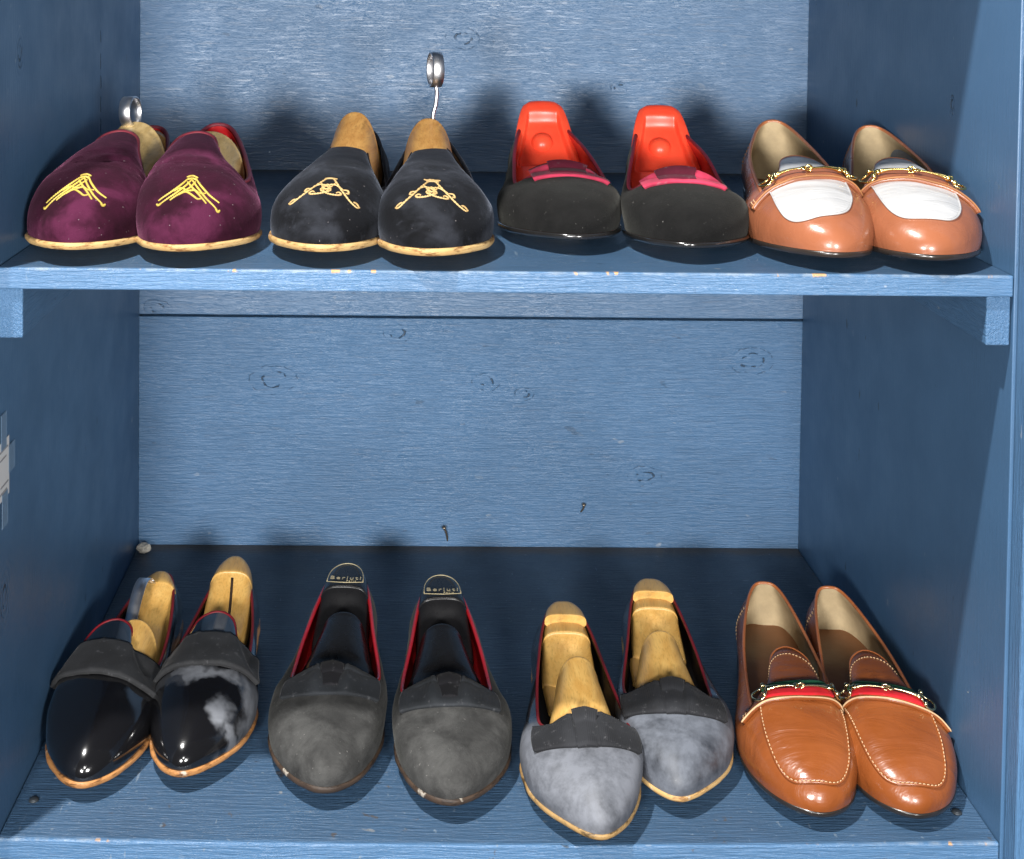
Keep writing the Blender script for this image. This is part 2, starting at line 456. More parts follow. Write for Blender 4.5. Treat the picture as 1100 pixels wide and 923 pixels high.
        for i in range(half):
            for k in range(6): bm.faces.new([rows[i][k], rows[i+1][k], rows[i+1][k+1], rows[i][k+1]])
        link('insole', bm, M.get('insole', M['lining']), root)
        # sole: a thin slab with rounded edge
        e = M.get('welt', .0018)
        def ring(exp, dz, wob=0):
            r = []
            for i in range(N):
                u = i*16/N; p = s.F(u) + s.out(u)*exp
                if wob: p += s.out(u)*noise.noise(p*90)*wob
                r.append(p + V((0, 0, dz)))
            return r
        th = s.th
        rs = [ring(-.012, -.0004), ring(e*.6, -.0002, .0006), ring(e, -.0012, .0006), ring(e, -th*.55, .0006), ring(e*.7-.0006, -th*.86, .0005), ring(-.002, -th), ring(-.014, -th)]
        bm = bmesh.new(); vv = [[bm.verts.new(p) for p in r] for r in rs]
        for a, b in zip(vv, vv[1:]):
            for i in range(N): bm.faces.new([a[i], a[(i+1) % N], b[(i+1) % N], b[i]])
        for r in (vv[-1],):
            for i in range(1, half-1):
                try: bm.faces.new([r[i], r[i+1], r[N-i-1], r[N-i]])
                except ValueError: pass
        link('sole', bm, M['sole'], root)
        # heel block
        bm = bmesh.new(); m = [i for i in range(N)]
        q1 = .075*s.k; loop = []
        for i in range(N):
            p = A[i]
            if -p.y < q1: loop.append((i, p))
        loop = sorted(loop, key=lambda ip: (ip[0] + N//2) % N)
        top = []; bot = []
        for i, p in loop:
            o = s.out(i*16/N)
            top.append(bm.verts.new(V((p.x, p.y, s.zf(-p.y)-th+.0004)) + o*(e*.5)))
            bot.append(bm.verts.new(V((p.x, p.y, 0)) + o*(e*.1)))
        n = len(top)
        for i in range(n-1): bm.faces.new([top[i], top[i+1], bot[i+1], bot[i]])
        bm.faces.new([top[-1], top[0], bot[0], bot[-1]]); bm.faces.new(bot); bm.faces.new(top[::-1])
        link('heel', bm, M.get('heel', M['sole']), root, smooth=False)
    # --- placing things on the upper
    def drop(s, x, q, h=0.0):
        hit = s.bvh.ray_cast(V((x, -q, .3)), V((0, 0, -1)))
        if hit[0] is None: return None, None
        n = hit[1] if hit[1].z > 0 else -hit[1]
        return hit[0] + n*h, n
    def cylgrid(s, AS, smooth=0, z0=.012):
        """AS: grid of (alpha, q, h); radial projection on the upper"""
        Rr = []; 
        for row in AS:
            rr = []
            for a, q, h in row:
                d = V((math.sin(a), 0, math.cos(a))); o = V((.002*s.mir, -q, z0))
                hit = s.bvh.ray_cast(o + d*.2, -d)
                rr.append((o, d, (hit[0]-o).length if hit[0] is not None else None, h))
            Rr.append(rr)
        nu, nv = len(Rr), len(Rr[0])
        val = [[Rr[i][j][2] for j in range(nv)] for i in range(nu)]
        # fill the gaps over an opening, column by column
        for j in range(nv):
            known = [i for i in range(nu) if val[i][j] is not None and val[i][j] > .012]
            for i in range(nu):
                if val[i][j] is None or val[i][j] <= .012:
                    lo = [k for k in known if k < i]; hi = [k for k in known if k > i]
                    if lo and hi:
                        a, b = lo[-1], hi[0]; val[i][j] = val[a][j] + (val[b][j]-val[a][j])*(i-a)/(b-a)
                    elif lo: val[i][j] = val[lo[-1]][j]
                    elif hi: val[i][j] = val[hi[0]][j]
                    else: val[i][j] = .05
        for _ in range(smooth):
            val = [[max(val[i][j]-.0002, (val[max(i-1,0)][j]+2*val[i][j]+val[min(i+1,nu-1)][j])/4) for j in range(nv)] for i in range(nu)]
        return Rr, val
    def band(s, name, mat, amax, q0, q1, h, th=.0012, nu=49, nv=13, a0=None, smooth=2, z0=.012, label=None, parent=None):
        """a band of material lying across the upper; q0(u), q1(u), h(u,v) functions, u in -1..1"""
        amin = -amax if a0 is None else a0
        AS = []
        for i in range(nu):
            u = -1 + 2*i/(nu-1); a = amin + (amax-amin)*(u+1)/2
            AS.append([(a*s.mir, (q0(u) + (q1(u)-q0(u))*j/(nv-1))*s.k, h(u, j/(nv-1))) for j in range(nv)])
        Rr, val = s.cylgrid(AS, smooth, z0)
        top = [[Rr[i][j][0] + Rr[i][j][1]*(val[i][j]+Rr[i][j][3]+th) for j in range(nv)] for i in range(nu)]
        bot = [[Rr[i][j][0] + Rr[i][j][1]*(val[i][j]+Rr[i][j][3]*.35-.0006) for j in range(nv)] for i in range(nu)]
        o = link(name, patch_bm(top, bot), mat, parent or s.root)
        if label: o['label'] = label
        return o, top
    def sheet(s, name, mat, u0, u1, t0, h=.0008, nu=64, nv=24, t1=1.0, parent=None):
        """panel in surface coordinates, from t0(u) up to the throat edge"""
        top = []; bot = []
        for i in range(nu+1):
            u = u0 + (u1-u0)*i/nu; a = []; b = []
            for j in range(nv+1):
                t = t0(u) + (t1-t0(u))*j/nv
                p = s.P(u, t); n = s.N(u, t)
                a.append(p + n*h); b.append(p - n*.0006)
            top.append(a); bot.append(b)
        return link(name, patch_bm(top, bot), mat, parent or s.root), top
    def threads(s, name, mat, strokes, r=.0009, h=.0004, n=64, parent=None, flat=1):
        bm = bmesh.new()
        for st in strokes:
            pts = []
            for p in spline(st, n):
                d, nn = s.drop(p[0], p[1], h)
                if d is not None: pts.append(d)
            if len(pts) > 3:
                tube(bm, pts, [r*(.75+.35*math.sin(math.pi*i/(len(pts)-1)))*(1+.30*math.sin(i*2.1)) for i in range(len(pts))], 6)
        return link(name, bm, mat, parent or s.root)

def loft(stations, nphi=32, sub=4, dip=None, ex=.62):
    """stations: (y, half width bottom, half width top, z bottom, z top, x offset); rounded sections, capped"""
    bm = bmesh.new(); rings = []
    pts = [catmull(stations, i/sub, False) for i in range((len(stations)-1)*sub)] + [stations[-1]]
    for (y, wb, wt, zb, zt, x0) in pts:
        r = []
        for k in range(nphi):
            a = 2*math.pi*k/nphi; ca, sa = math.cos(a), math.sin(a)
            e = ex
            cx = math.copysign(abs(ca)**e, ca); cz = math.copysign(abs(sa)**e, sa)
            v = (cz+1)/2; w = wb + (wt-wb)*v
            z = zb + (zt-zb)*v
            p = V((x0 + w*cx, y, z))
            if dip and cz > 0: p = dip(p, cx, v)
            r.append(bm.verts.new(p))
        rings.append(r)
    for a, b in zip(rings, rings[1:]):
        for k in range(nphi): bm.faces.new([a[k], a[(k+1) % nphi], b[(k+1) % nphi], b[k]])
    bm.faces.new(rings[0][::-1]); bm.faces.new(rings[-1])
    return bm

# ------------------------------------------------------------------ materials for the shoes
def velvet(name, dark, light, bloom, tint, seed=0, patch=.5):
    nb = NB(name); o = nb.mapping(loc=(seed, seed*.7, 0))
    n1 = nb.noise(20, 5, vec=o, rough=.6, dist=.3); n2 = nb.noise(75, 4, vec=o, rough=.65)
    brushed = nb.noise(24, 5, vec=nb.mapping((1, 1, 1), loc=(seed, 3, 0)), rough=.55, dist=.35)
    c = nb.mix(nb.step(n1, .36, .66), dark, light)
    c = nb.mix(nb.mul(nb.step(brushed, .48, .70), patch), c, bloom)
    c = nb.mix(nb.mul(nb.step(n2, .60, .76), .3), c, bloom)
    lint = nb.ramp(nb.noise(420, 1), (.76, 0), (.80, 1))
    c = nb.mix(nb.mul(lint, .35), c, (.4, .36, .36))
    n = nb.bump(nb.noise(900, 2), .45, .0006, nb.bump(n2, .35, .0012))
    return nb.set(color=c, rough=.92, sheen=.13, sheenr=.30, sheent=tint, normal=n, spec=.12)

def leather(name, c0, c1, rough=.30, coat=.25, seed=0, grain=.25, bands=0.0):
    nb = NB(name); o = nb.mapping(loc=(seed, 0, seed*.3))
    n1 = nb.noise(14, 4, vec=o); n2 = nb.noise(60, 3, vec=o)
    c = nb.mix(nb.step(n1, .3, .7), c0, c1)
    scuff = nb.mul(nb.ramp(nb.noise(55, 3, vec=nb.mapping((.6, 2.5, 1), loc=(seed, 1, 0)), rough=.7), (.68, 0), (.76, 1)), .22)
    c = nb.mix(scuff, c, tuple(min(1, v*.45) for v in c0))
    wr = nb.noise(22, 4, vec=nb.mapping((.55, 2.2, 1.4), loc=(seed, 0, 0)), rough=.55, dist=.9)
    n = nb.bump(nb.voro(520), grain*.35, .0004, nb.bump(wr, .55*bands + .10, .004, nb.bump(n2, .12, .002)))
    rr = nb.ramp(n2, (.3, rough-.05), (.7, rough+.08))
    return nb.set(color=c, rough=rr, coat=coat, coatr=.18, normal=n, spec=.45)

def plain(name, c, rough=.5, spec=.4, bump=.2, bs=200, metal=0, var=.15):
    nb = NB(name)
    n1 = nb.noise(40, 4)
    cc = nb.mix(nb.step(n1, .3, .7), tuple(v*(1-var) for v in c), tuple(min(1, v*(1+var)) for v in c))
    return nb.set(color=cc, rough=rough, spec=spec, metal=metal, normal=nb.bump(nb.noise(bs, 3), bump, .0006))

def wood(name, c0, c1, rough=.38, axis=(9, 1, 9), seed=0, dirty=.35):
    nb = NB(name); v = nb.mapping(axis, loc=(seed, seed, 0), vec=nb.vadd(nb.obj, nb.vscale(nb.noise(10, 2, out='Color'), .03)))
    g = nb.noise(14, 5, vec=v, rough=.6); f = nb.noise(70, 3, vec=v)
    c = nb.mix(nb.step(g, .3, .7), c0, c1)
    c = nb.mix(nb.mul(nb.ramp(f, (.32, 1), (.48, 0)), .35), c, tuple(x*.45 for x in c0))
    st = nb.ramp(nb.noise(34, 4, rough=.65), (.62, 0), (.72, 1))
    c = nb.mix(nb.mul(st, dirty), c, (.10, .055, .02))
    return nb.set(color=c, rough=nb.ramp(f, (.3, rough-.06), (.7, rough+.12)), coat=.15, coatr=.3, normal=nb.bump(f, .2, .0006), spec=.4)

def soles(name, c0, c1, worn, rough=.55):
    nb = NB(name)
    a = nb.noise(48, 5, vec=nb.mapping((1, 1, 5)), rough=.72); b = nb.noise(30, 4)
    c = nb.mix(nb.step(nb.noise(16, 3), .35, .65), c0, c1)
    c = nb.mix(nb.ramp(a, (.50, 0), (.60, .85)), c, worn)
    c = nb.mix(nb.mul(nb.ramp(nb.noise(90, 3), (.66, 0), (.72, 1)), .6), c, (.55, .50, .42))
    return nb.set(color=c, rough=rough, normal=nb.bump(a, .5, .0012), spec=.3)

def patent(name, haze_fn=None, base=(.006, .006, .007), haze_col=(.16, .17, .19), rough=.13):
    nb = NB(name)
    n = nb.bump(nb.noise(24, 3), .10, .004)
    c = base; rr = rough
    scratch = nb.ramp(nb.noise(70, 3, vec=nb.mapping((1, 6, 1), rot=(0, .4, .7)), rough=.7), (.66, 0), (.74, 1))
    if haze_fn:
        hz = haze_fn(nb)
        c = nb.mix(hz, base, haze_col)
        rr = nb.ramp(hz, (0, rough), (.35, .45), (1, .7))
        cw = nb.math('SUBTRACT', 1.0, nb.step(hz, .0, .55))
    else: cw = 1.0
    rr = nb.add(rr, nb.mul(scratch, .12)) if not isinstance(rr, float) else nb.ramp(scratch, (0, rr), (1, rr+.15))
    return nb.set(color=c, rough=rr, coat=cw, coatr=.11, normal=n, spec=.5)

def grosgrain(name, c, seed=0, ribs=900):
    nb = NB(name)
    w = nb.new('ShaderNodeTexWave', wave_type='BANDS', bands_direction='X'); nb.put(w.inputs['Vector'], nb.obj)
    w.inputs['Scale'].default_value = ribs/6.28; w.inputs['Distortion'].default_value = .4
    n1 = nb.noise(30, 4); dust = nb.noise(160, 4, rough=.7)
    cc = nb.mix(nb.step(n1, .3, .7), tuple(v*.72 for v in c), tuple(v*1.25 for v in c))
    cc = nb.mix(nb.mul(nb.ramp(dust, (.60, 0), (.72, 1)), .3), cc, (.20, .20, .21))
    return nb.set(color=cc, rough=.8, sheen=.06, sheenr=.4, normal=nb.bump(w.outputs['Fac'], .35, .0005, nb.bump(nb.noise(45, 3), .3, .002)), spec=.2)

def suede(name, c0, c1, c2, seed=0):
    nb = NB(name); o = nb.mapping(loc=(seed, seed, 0))
    a = nb.noise(12, 5, vec=o, rough=.6, dist=.3); b = nb.noise(34, 6, vec=o, rough=.66, dist=.3)
    yy = nb.xyz()[1]
    worn = nb.math('SUBTRACT', 1.0, nb.step(yy, -.215, -.165))           # rubbed pale over the toe, dark under the bow and back
    c = nb.mix(nb.step(a, .34, .66), c0, c1)
    c = nb.mix(nb.mul(nb.mul(nb.step(b, .30, .74), .62), worn), c, c2)
    c = nb.mix(nb.mul(nb.ramp(nb.noise(380, 2), (.70, 0), (.78, 1)), .3), c, (.30, .29, .27))
    return nb.set(color=c, rough=.95, sheen=.07, sheenr=.4, sheent=(.8, .8, .72), normal=nb.bump(nb.noise(700, 3), .6, .0007), spec=.1)

def metal(name, c, rough=.16, bump=.03):
    nb = NB(name)
    return nb.set(color=c, metal=1.0, rough=nb.ramp(nb.noise(60, 3), (.3, rough-.04), (.7, rough+.10)), normal=nb.bump(nb.noise(90, 2), bump, .001))

M_gold = metal('polished_brass', (.83, .62, .22), .14)
M_steel = metal('polished_steel', (.80, .80, .82), .36)
M_gold_pale = metal('pale_brass', (.72, .62, .36), .16)
M_wood_y = wood('beech_shoe_tree', (.62, .34, .085), (.74, .46, .14), .34)
M_wood_o = wood('old_varnished_wood', (.46, .22, .06), (.60, .33, .10), .42, dirty=.5, seed=2)
M_wood_p = wood('pale_wood', (.50, .34, .13), (.66, .48, .22), .40, dirty=.45, seed=5)
M_black_l = leather('black_leather', (.010, .010, .011), (.018, .018, .020), .35)
M_dark_l = leather('dark_lining', (.016, .013, .012), (.028, .022, .02), .5, coat=0)
M_red_l = leather('scarlet_leather_lining', (.50, .012, .016), (.62, .02, .025), .34, coat=.3, seed=3)
M_tan_in = leather('tan_leather_lining', (.16, .065, .025), (.22, .09, .035), .45, coat=.05)
M_linen = plain('beige_linen_lining', (.40, .31, .185), .75, .2, .5, 500)
M_buff = plain('buff_lining', (.46, .40, .32), .7, .2, .2)

# ------------------------------------------------------------------ shoe materials per kind
def bind(c, name): return plain(name, c, .5, .35, .3, 400)
M_pink_b = bind((.22, .034, .05), 'dusty_red_binding')
M_redb = bind((.17, .008, .014), 'dark_red_piping')
M_red2 = leather('scarlet_piping', (.40, .008, .014), (.52, .014, .02), .3, coat=.3)
M_sole_y = soles('natural_leather_sole', (.44, .26, .095), (.58, .39, .17), (.15, .055, .016))
M_sole_t = soles('tan_sole_edge', (.36, .16, .05), (.46, .22, .08), (.05, .02, .008), .42)
M_sole_d = soles('dark_sole_edge', (.035, .024, .018), (.07, .045, .03), (.012, .009, .008), .5)
M_sole_b = leather('glossy_black_sole', (.008, .008, .008), (.014, .013, .013), .12, coat=.9, bands=.4)
M_welt_w = soles('ochre_sole_edge', (.30, .18, .07), (.40, .26, .11), (.04, .025, .012), .45)

def vsub(nb, a): return nb.math('SUBTRACT', 1.0, a)

def haze_none(nb):
    n = nb.noise(22, 4, rough=.6)
    y = nb.xyz()[1]
    return nb.mul(nb.mul(nb.step(n, .55, .75), .18), nb.step(y, -.23, -.17))

def haze_patB(nb):
    warp = nb.vadd(nb.obj, nb.vscale(nb.vadd(nb.noise(38, 3, out='Color'), (-.5, -.5, -.5)), .030))
    x, y, z = nb.xyz(warp)
    # a chalky smear along the bow's front edge, down the inner flank and a blot on the toe's side
    edge = vsub(nb, nb.step(nb.math('ABSOLUTE', nb.add(y, .2045)), .004, .011))
    edge = nb.mul(edge, vsub(nb, nb.mul(nb.step(nb.noise(40, 2), .48, .58), .7)))
    flank = nb.mul(nb.step(x, .033, .043), nb.mul(nb.step(nb.mul(y, -1.0), .185, .20), vsub(nb, nb.step(nb.mul(y, -1.0), .255, .268))))
    blot = vsub(nb, nb.step(nb.dist((.022, -.240, .04), vec=warp, sc_=(1, .8, .6)), .006, .014))
    low = nb.mul(nb.step(x, .020, .030), nb.step(nb.mul(y, -1.0), .243, .252))
    low = nb.mul(low, nb.step(nb.noise(45, 3), .36, .55))
    h = nb.math('MAXIMUM', nb.math('MAXIMUM', edge, flank), nb.math('MAXIMUM', blot, nb.mul(low, .9)))
    tongue = nb.mul(vsub(nb, nb.step(nb.math('ABSOLUTE', nb.add(nb.xyz()[0], -.004)), .003, .007)), nb.mul(nb.step(nb.mul(y, -1.0), .105, .118), vsub(nb, nb.step(nb.mul(y, -1.0), .150, .158))))
    h = nb.math('MAXIMUM', h, nb.mul(tongue, .7))
    return nb.mul(h, nb.ramp(nb.noise(60, 4, rough=.6), (.25, .45), (.6, 1)))

def haze_dus(seed):
    def fn(nb):
        o = nb.mapping(loc=(seed, 0, 0))
        warp = nb.vadd(nb.obj, nb.vscale(nb.vadd(nb.noise(30, 3, vec=o, out='Color'), (-.5, -.5, -.5)), .014))
        y = nb.mul(nb.xyz(warp)[1], -1.0)
        toe = nb.step(y, .172, .190)
        cl = nb.noise(22, 6, vec=o, rough=.68, dist=.25); f = nb.noise(110, 5, vec=o, rough=.7)
        h = nb.mul(toe, nb.add(nb.ramp(cl, (.32, .20), (.62, .95)), nb.mul(nb.step(f, .36, .68), .22)))
        side = nb.mul(nb.ramp(nb.noise(18, 4, vec=nb.mapping((3, 1, 1.5), loc=(seed, 0, 0)), rough=.6), (.48, 0), (.72, .5)), vsub(nb, toe))
        rub = vsub(nb, nb.mul(vsub(nb, nb.step(nb.dist((.012, -.262, .03), vec=warp), .004, .015)), .9))
        return nb.mul(nb.add(h, side), rub) if seed < 1 else nb.add(h, side)
    return fn

MATS = {
 'pur': dict(upper=velvet('burgundy_velvet', (.015, .0018, .0066), (.031, .0036, .014), (.100, .017, .052), (.95, .35, .62), 1, .55), lining=M_red_l, insole=M_tan_in, bind=M_pink_b, bind_r=.0022, sole=M_sole_y, welt=.0022),
 'blk': dict(upper=velvet('black_velvet', (.0025, .0027, .0034), (.0055, .006, .0078), (.040, .044, .056), (.60, .68, .85), 4, .45), lining=M_dark_l, bind=velvet('black_velvet_edge', (.006, .006, .008), (.012, .012, .015), (.04, .04, .05), (.6, .65, .8), 9, .4), bind_r=.0016, sole=M_sole_y, welt=.0022),
 'red': dict(upper=suede('black_faille', (.0055, .0055, .0055), (.009, .009, .009), (.013, .0125, .0125), 5), lining=M_red_l, bind=bind((.20, .010, .022), 'crimson_binding'), bind_r=.0018, sole=M_sole_b, welt=.0022),
 'wt': dict(upper=leather('light_tan_leather', (.22, .074, .034), (.29, .100, .047), .27, .32, 1, .2, .35), lining=M_linen, insole=M_tan_in, bind=leather('tan_edge', (.36, .12, .045), (.45, .16, .06), .3), bind_r=.0017, sole=leather('dark_brown_sole', (.015, .012, .010), (.03, .022, .018), .3, .4), welt=.0008),
 'patA': dict(upper=patent('black_patent', haze_none), lining=M_dark_l, bind=M_redb, bind_r=.0015, sole=M_sole_t, welt=.0018),
 'patB': dict(upper=patent('black_patent_with_bloom', haze_patB), lining=M_dark_l, bind=M_redb, bind_r=.0015, sole=M_sole_t, welt=.0018),
 'sue': dict(upper=suede('grey_black_suede', (.017, .017, .0172), (.044, .044, .043), (.098, .098, .095), 2), lining=M_red_l, bind=M_red2, bind_r=.0019, sole=M_sole_d, welt=.0016),
 'dusA': dict(upper=patent('bloomed_black_patent', haze_dus(.3), base=(.008, .009, .011), haze_col=(.155, .165, .19), rough=.24), lining=M_dark_l, bind=M_redb, bind_r=.0014, sole=M_welt_w, welt=.0014),
 'dusB': dict(upper=patent('bloomed_black_patent_pair', haze_dus(3.7), base=(.008, .009, .012), haze_col=(.125, .138, .165), rough=.24), lining=M_dark_l, bind=M_redb, bind_r=.0014, sole=M_sole_y, welt=.0014),
 'tan': dict(upper=leather('cognac_leather', (.185, .049, .0115), (.25, .071, .0175), .28, .30, 6, .2, .75), lining=M_linen, insole=M_tan_in, bind=leather('cognac_edge', (.34, .10, .03), (.42, .14, .045), .3), bind_r=.0016, sole=leather('black_sole', (.012, .010, .009), (.022, .018, .016), .3, .4), welt=.0006),
}
M_ribbon = grosgrain('charcoal_grosgrain', (.028, .029, .031), ribs=2400)
M_ribbon2 = grosgrain('slate_grosgrain', (.024, .027, .031), ribs=1600)
M_ribbon3 = grosgrain('black_pleated_ribbon', (.020, .021, .024), ribs=1200)
M_knot = grosgrain('black_ribbon_knot', (.010, .010, .012), ribs=2400)
M_crim = grosgrain('crimson_satin', (.38, .030, .068), ribs=300)
M_mar = grosgrain('maroon_corded_ribbon', (.065, .004, .014), ribs=1900)
M_white_l = leather('white_leather', (.37, .37, .375), (.43, .43, .43), .34, .2, 8, .25, .8)
M_thread_y = plain('gold_cord', (.42, .31, .045), .5, .5, .8, 700)
M_thread_g = plain('fine_gold_thread', (.42, .28, .11), .5, .5, .6, 900)
M_stitch = plain('pale_stitching', (.55, .36, .20), .6, .3, .3)
M_stitch_d = plain('brown_stitching', (.30, .13, .05), .6, .3, .3)
M_green = grosgrain('green_web', (.012, .10, .045), ribs=2400)
M_redweb = grosgrain('red_web', (.50, .012, .02), ribs=2400)
M_redpl = NB('orange_red_plastic'); 
_n = M_redpl; M_redpl = _n.set(color=_n.mix(_n.step(_n.noise(25, 3), .3, .7), (.78, .062, .026), (.86, .085, .036)), rough=.33, sss=.12, spec=.45, normal=_n.bump(_n.noise(300, 2), .05, .0005))
_n.b.inputs['Subsurface Radius'].default_value = (.01, .002, .001)
M_blackpl = NB('glossy_black_plastic'); _n = M_blackpl
M_blackpl = _n.set(color=(.012, .012, .013), rough=_n.ramp(_n.noise(60, 4), (.35, .20), (.7, .34)), spec=.28, normal=_n.bump(_n.noise(35, 3), .08, .003))
M_ink = plain('gold_ink', (.55, .47, .28), .45, .4, 0, var=.05)

# ------------------------------------------------------------------ where each shoe stands: toe x, toe y, yaw, length, heel height
PL = {
 'purA': (-.3420, .0040, -3.6, .280, .0765), 'purB': (-.2450, .0010, 3.4, .280, .0800),
 'blkA': (-.1500, .0040, -6.3, .280, .0765), 'blkB': (-.0545, -.0085, 0.2, .280, .0765),
 'redA': (.0560, .0580, -.4, .278, .086), 'redB': (.1535, .0280, -3.6, .276, .086),
 'wtA': (.2400, .0040, -8.4, .278, .0885), 'wtB': (.3290, -.0050, -9.2, .280, .085),
 'patA': (-.3420, .0430, -3.9, .282, .061), 'patB': (-.2535, .0580, -0.6, .284, .061),
 'sueA': (-.1450, .0380, -2.2, .300, .061), 'sueB': (-.0320, .0230, 1.6, .290, .061),
 'dusA': (.0690, -.0165, -2.1, .284, .061), 'dusB': (.1520, .0290, -4.4, .288, .061),
 'tanA': (.2480, .0130, -7.8, .292, .065), 'tanB': (.3350, .0110, -2.8, .283, .065),
}
UP = ('pur', 'blk', 'red', 'wt')
def heel_pos(k):
    x, y, yaw, L, zh = PL[k]; a = R(yaw)
    z = H if k[:-1] in UP else 0
    return V((x - math.sin(a)*L, y + math.cos(a)*L, z + .0003)), a
def start(k, name, label, cat, group):
    p, a = heel_pos(k); e = empty(name, p, a)
    return tag(e, label, cat, group)

# ---- velvet slippers, burgundy
def mono_A(strokes, cx, cq, w, h, mir=1):
    return [[(cx + p[0]*w*mir, cq - p[1]*h, 0) for p in st] for st in strokes]
PUR = [[(-1.0, .10), (-.62, .28), (-.32, .58), (-.10, .95)], [(-.86, -.04), (-.48, .16), (-.18, .50), (.02, .90)], [(-.60, -.06), (-.30, .16), (-.02, .44), (.14, .78)],
       [(1.0, .22), (.66, .32), (.36, .60), (.12, .97)], [(.90, -.02), (.58, .14), (.28, .46), (.02, .86)], [(.60, -.04), (.36, .18), (.10, .44), (-.12, .74)],
       [(-.52, .30), (-.30, .42), (-.06, .30), (.16, .36), (.34, .28), (.54, .34)], [(-.34, .10), (-.12, .24), (.12, .12), (.30, .02), (.44, .10)],
       [(-.18, 1.0), (0, 1.08), (.20, 1.0)], [(-.14, .86), (.02, .94), (.16, .86)], [(-.86, -.04), (-.96, -.08), (-1.04, .0)], [(.90, -.02), (.98, -.08), (1.04, .0)]]
BLKM = [[(-1.0, .04), (-.92, -.06), (-.78, .0), (-.50, .30), (-.22, .75), (-.08, .98), (.05, 1.0)], [(-.98, .05), (-.88, .08), (-.80, .04)],
        [(1.0, .0), (.92, -.10), (.72, -.02), (.48, .30), (.24, .75), (.10, 1.0), (-.05, 1.0)], [(.98, .0), (.90, .06), (.82, .03)],
        [(-.46, .42), (-.22, .62), (.0, .50), (.14, .28), (.0, .12), (-.14, .28), (.0, .55), (.22, .62), (.48, .42)],
        [(-.46, .42), (-.56, .46), (-.60, .34), (-.52, .30)], [(.48, .42), (.60, .46), (.64, .32), (.56, .28)],
        [(-.22, .78), (-.10, .40), (-.02, .14), (.16, .02), (.38, .04), (.46, .14), (.38, .22), (.32, .14)],
        [(.22, .78), (.10, .40), (.02, .14), (-.16, .04), (-.38, .06), (-.44, .16), (-.36, .22), (-.30, .14)],
        [(-.14, 1.0), (0, 1.02), (.22, 1.0)], [(0, .62), (.10, .46), (.0, .30), (-.10, .46), (0, .62)]]
CROWN = [[(-.20, 1.18), (-.10, 1.08), (0, 1.04), (.14, 1.10), (.26, 1.12)], [(-.16, 1.10), (0, 1.12), (.2, 1.04)], [(-.05, 1.16), (.0, 1.06), (.08, 1.14)]]

GEO = {}
LAB = {
 'purA': 'burgundy velvet slipper with gold crest, against the left wall, steel ring standing up in it',
 'purB': 'burgundy velvet slipper with gold crest and creased vamp, no ring, beside the black velvet slipper',
 'blkA': 'black velvet slipper with gold monogram, without hook, next to the burgundy slipper',
 'blkB': 'black velvet slipper with gold monogram and tall steel hook rising behind it',
 'redA': 'black bow pump with crimson trim and red insert, standing beside the black velvet slipper',
 'redB': 'black bow pump with crimson trim and red insert, touching the tan and white loafer',
 'wtA': 'tan loafer with white apron and brass bit, touching the black bow pump',
 'wtB': 'tan loafer with white apron and brass bit, against the right wall on the upper shelf',
 'patA': 'glossy black patent slipper with flat grey bow, clean toe, against the left wall',
 'patB': 'black patent slipper with flat grey bow and chalky white smears over its toe',
 'sueA': 'dark grey suede pump with red edging, next to the smeared black patent slipper',
 'sueB': 'dark grey suede pump with red edging, next to the dusty pointed black pump',
 'dusA': 'dusty black pump with pleated bow, pointed grey toe reaching the shelf edge',
 'dusB': 'dusty black pump with pleated bow and rounder blue grey toe, beside the brown loafer',
 'tanA': 'cognac brown leather loafer with striped web and metal bit, next to the dusty black pump',
 'tanB': 'cognac brown leather loafer with striped web and metal bit, against the right wall',
}
GR = {'pur': 'pair of burgundy velvet slippers', 'blk': 'pair of black velvet slippers', 'red': 'pair of black pumps with crimson bows', 'wt': 'pair of tan and white loafers',
      'pat': 'pair of black patent slippers', 'sue': 'pair of grey suede pumps', 'dus': 'pair of dusty black pumps', 'tan': 'pair of cognac brown loafers'}
NM = {'pur': ('velvet_slipper', 'slipper'), 'blk': ('velvet_slipper', 'slipper'), 'red': ('bow_pump', 'pump'), 'wt': ('bit_loafer', 'loafer'),
      'pat': ('patent_slipper', 'slipper'), 'sue': ('suede_pump', 'pump'), 'dus': ('patent_pump', 'pump'), 'tan': ('bit_loafer', 'loafer')}
SH = {
 'pur': dict(style='slipper', lift=.024, zt=.083, crease=1.5, toe=.97, th=.006, spring=.012, wid=.97, point=.10),
 'blk': dict(style='slipper', lift=.024, zt=.075, crease=.7, toe=.92, th=.0065, spring=.012, wid=.93, point=.10),
 'red': dict(style='pump', lift=.026, zt=.055, toe=.92, th=.0055, spring=.012, wid=1.02, tds=.014, point=.10),
 'wt': dict(style='loafer', lift=.030, zt=.070, toe=.90, th=.005, spring=.011, wid=.95, bias=.005, soft=.8, asym=.007, point=.06),
 'pat': dict(style='tongue', lift=.018, zt=.066, toe=.84, point=.14, th=.006, wid=.875, spring=.011, crease=.35),
 'sue': dict(style='pump', lift=.018, zt=.054, toe=.82, point=.10, th=.006, wid=.98, tds=.009, spring=.011),
 'dus': dict(style='pump', lift=.018, zt=.054, toe=.82, point=.24, th=.005, wid=.95, tds=.019, spring=.011),
 'tan': dict(style='loafer', lift=.020, zt=.066, toe=.91, th=.005, wid=.94, soft=1.0, asym=.006, spring=.010),
}
for i, k in enumerate(PL):
    kd = k[:-1]; x, y, yaw, L, zh = PL[k]
    p = dict(SH[kd]); style = p.pop('style')
    p.update(dict(purA=dict(tb=-.005), purB=dict(tb=.010), patA=dict(tb=-.013, bias=-.003), dusA=dict(tb=.005), wtA=dict(lean=.008)).get(k, {}))
    g = Shoe(style, L=L, mirror=(k[-1] == 'B'), zh=zh, seed=i+1, **p)
    root = start(k, NM[kd][0], LAB[k], NM[kd][1], GR[kd])
    g.build(root, MATS.get(k) or MATS[kd])
    GEO[k] = g

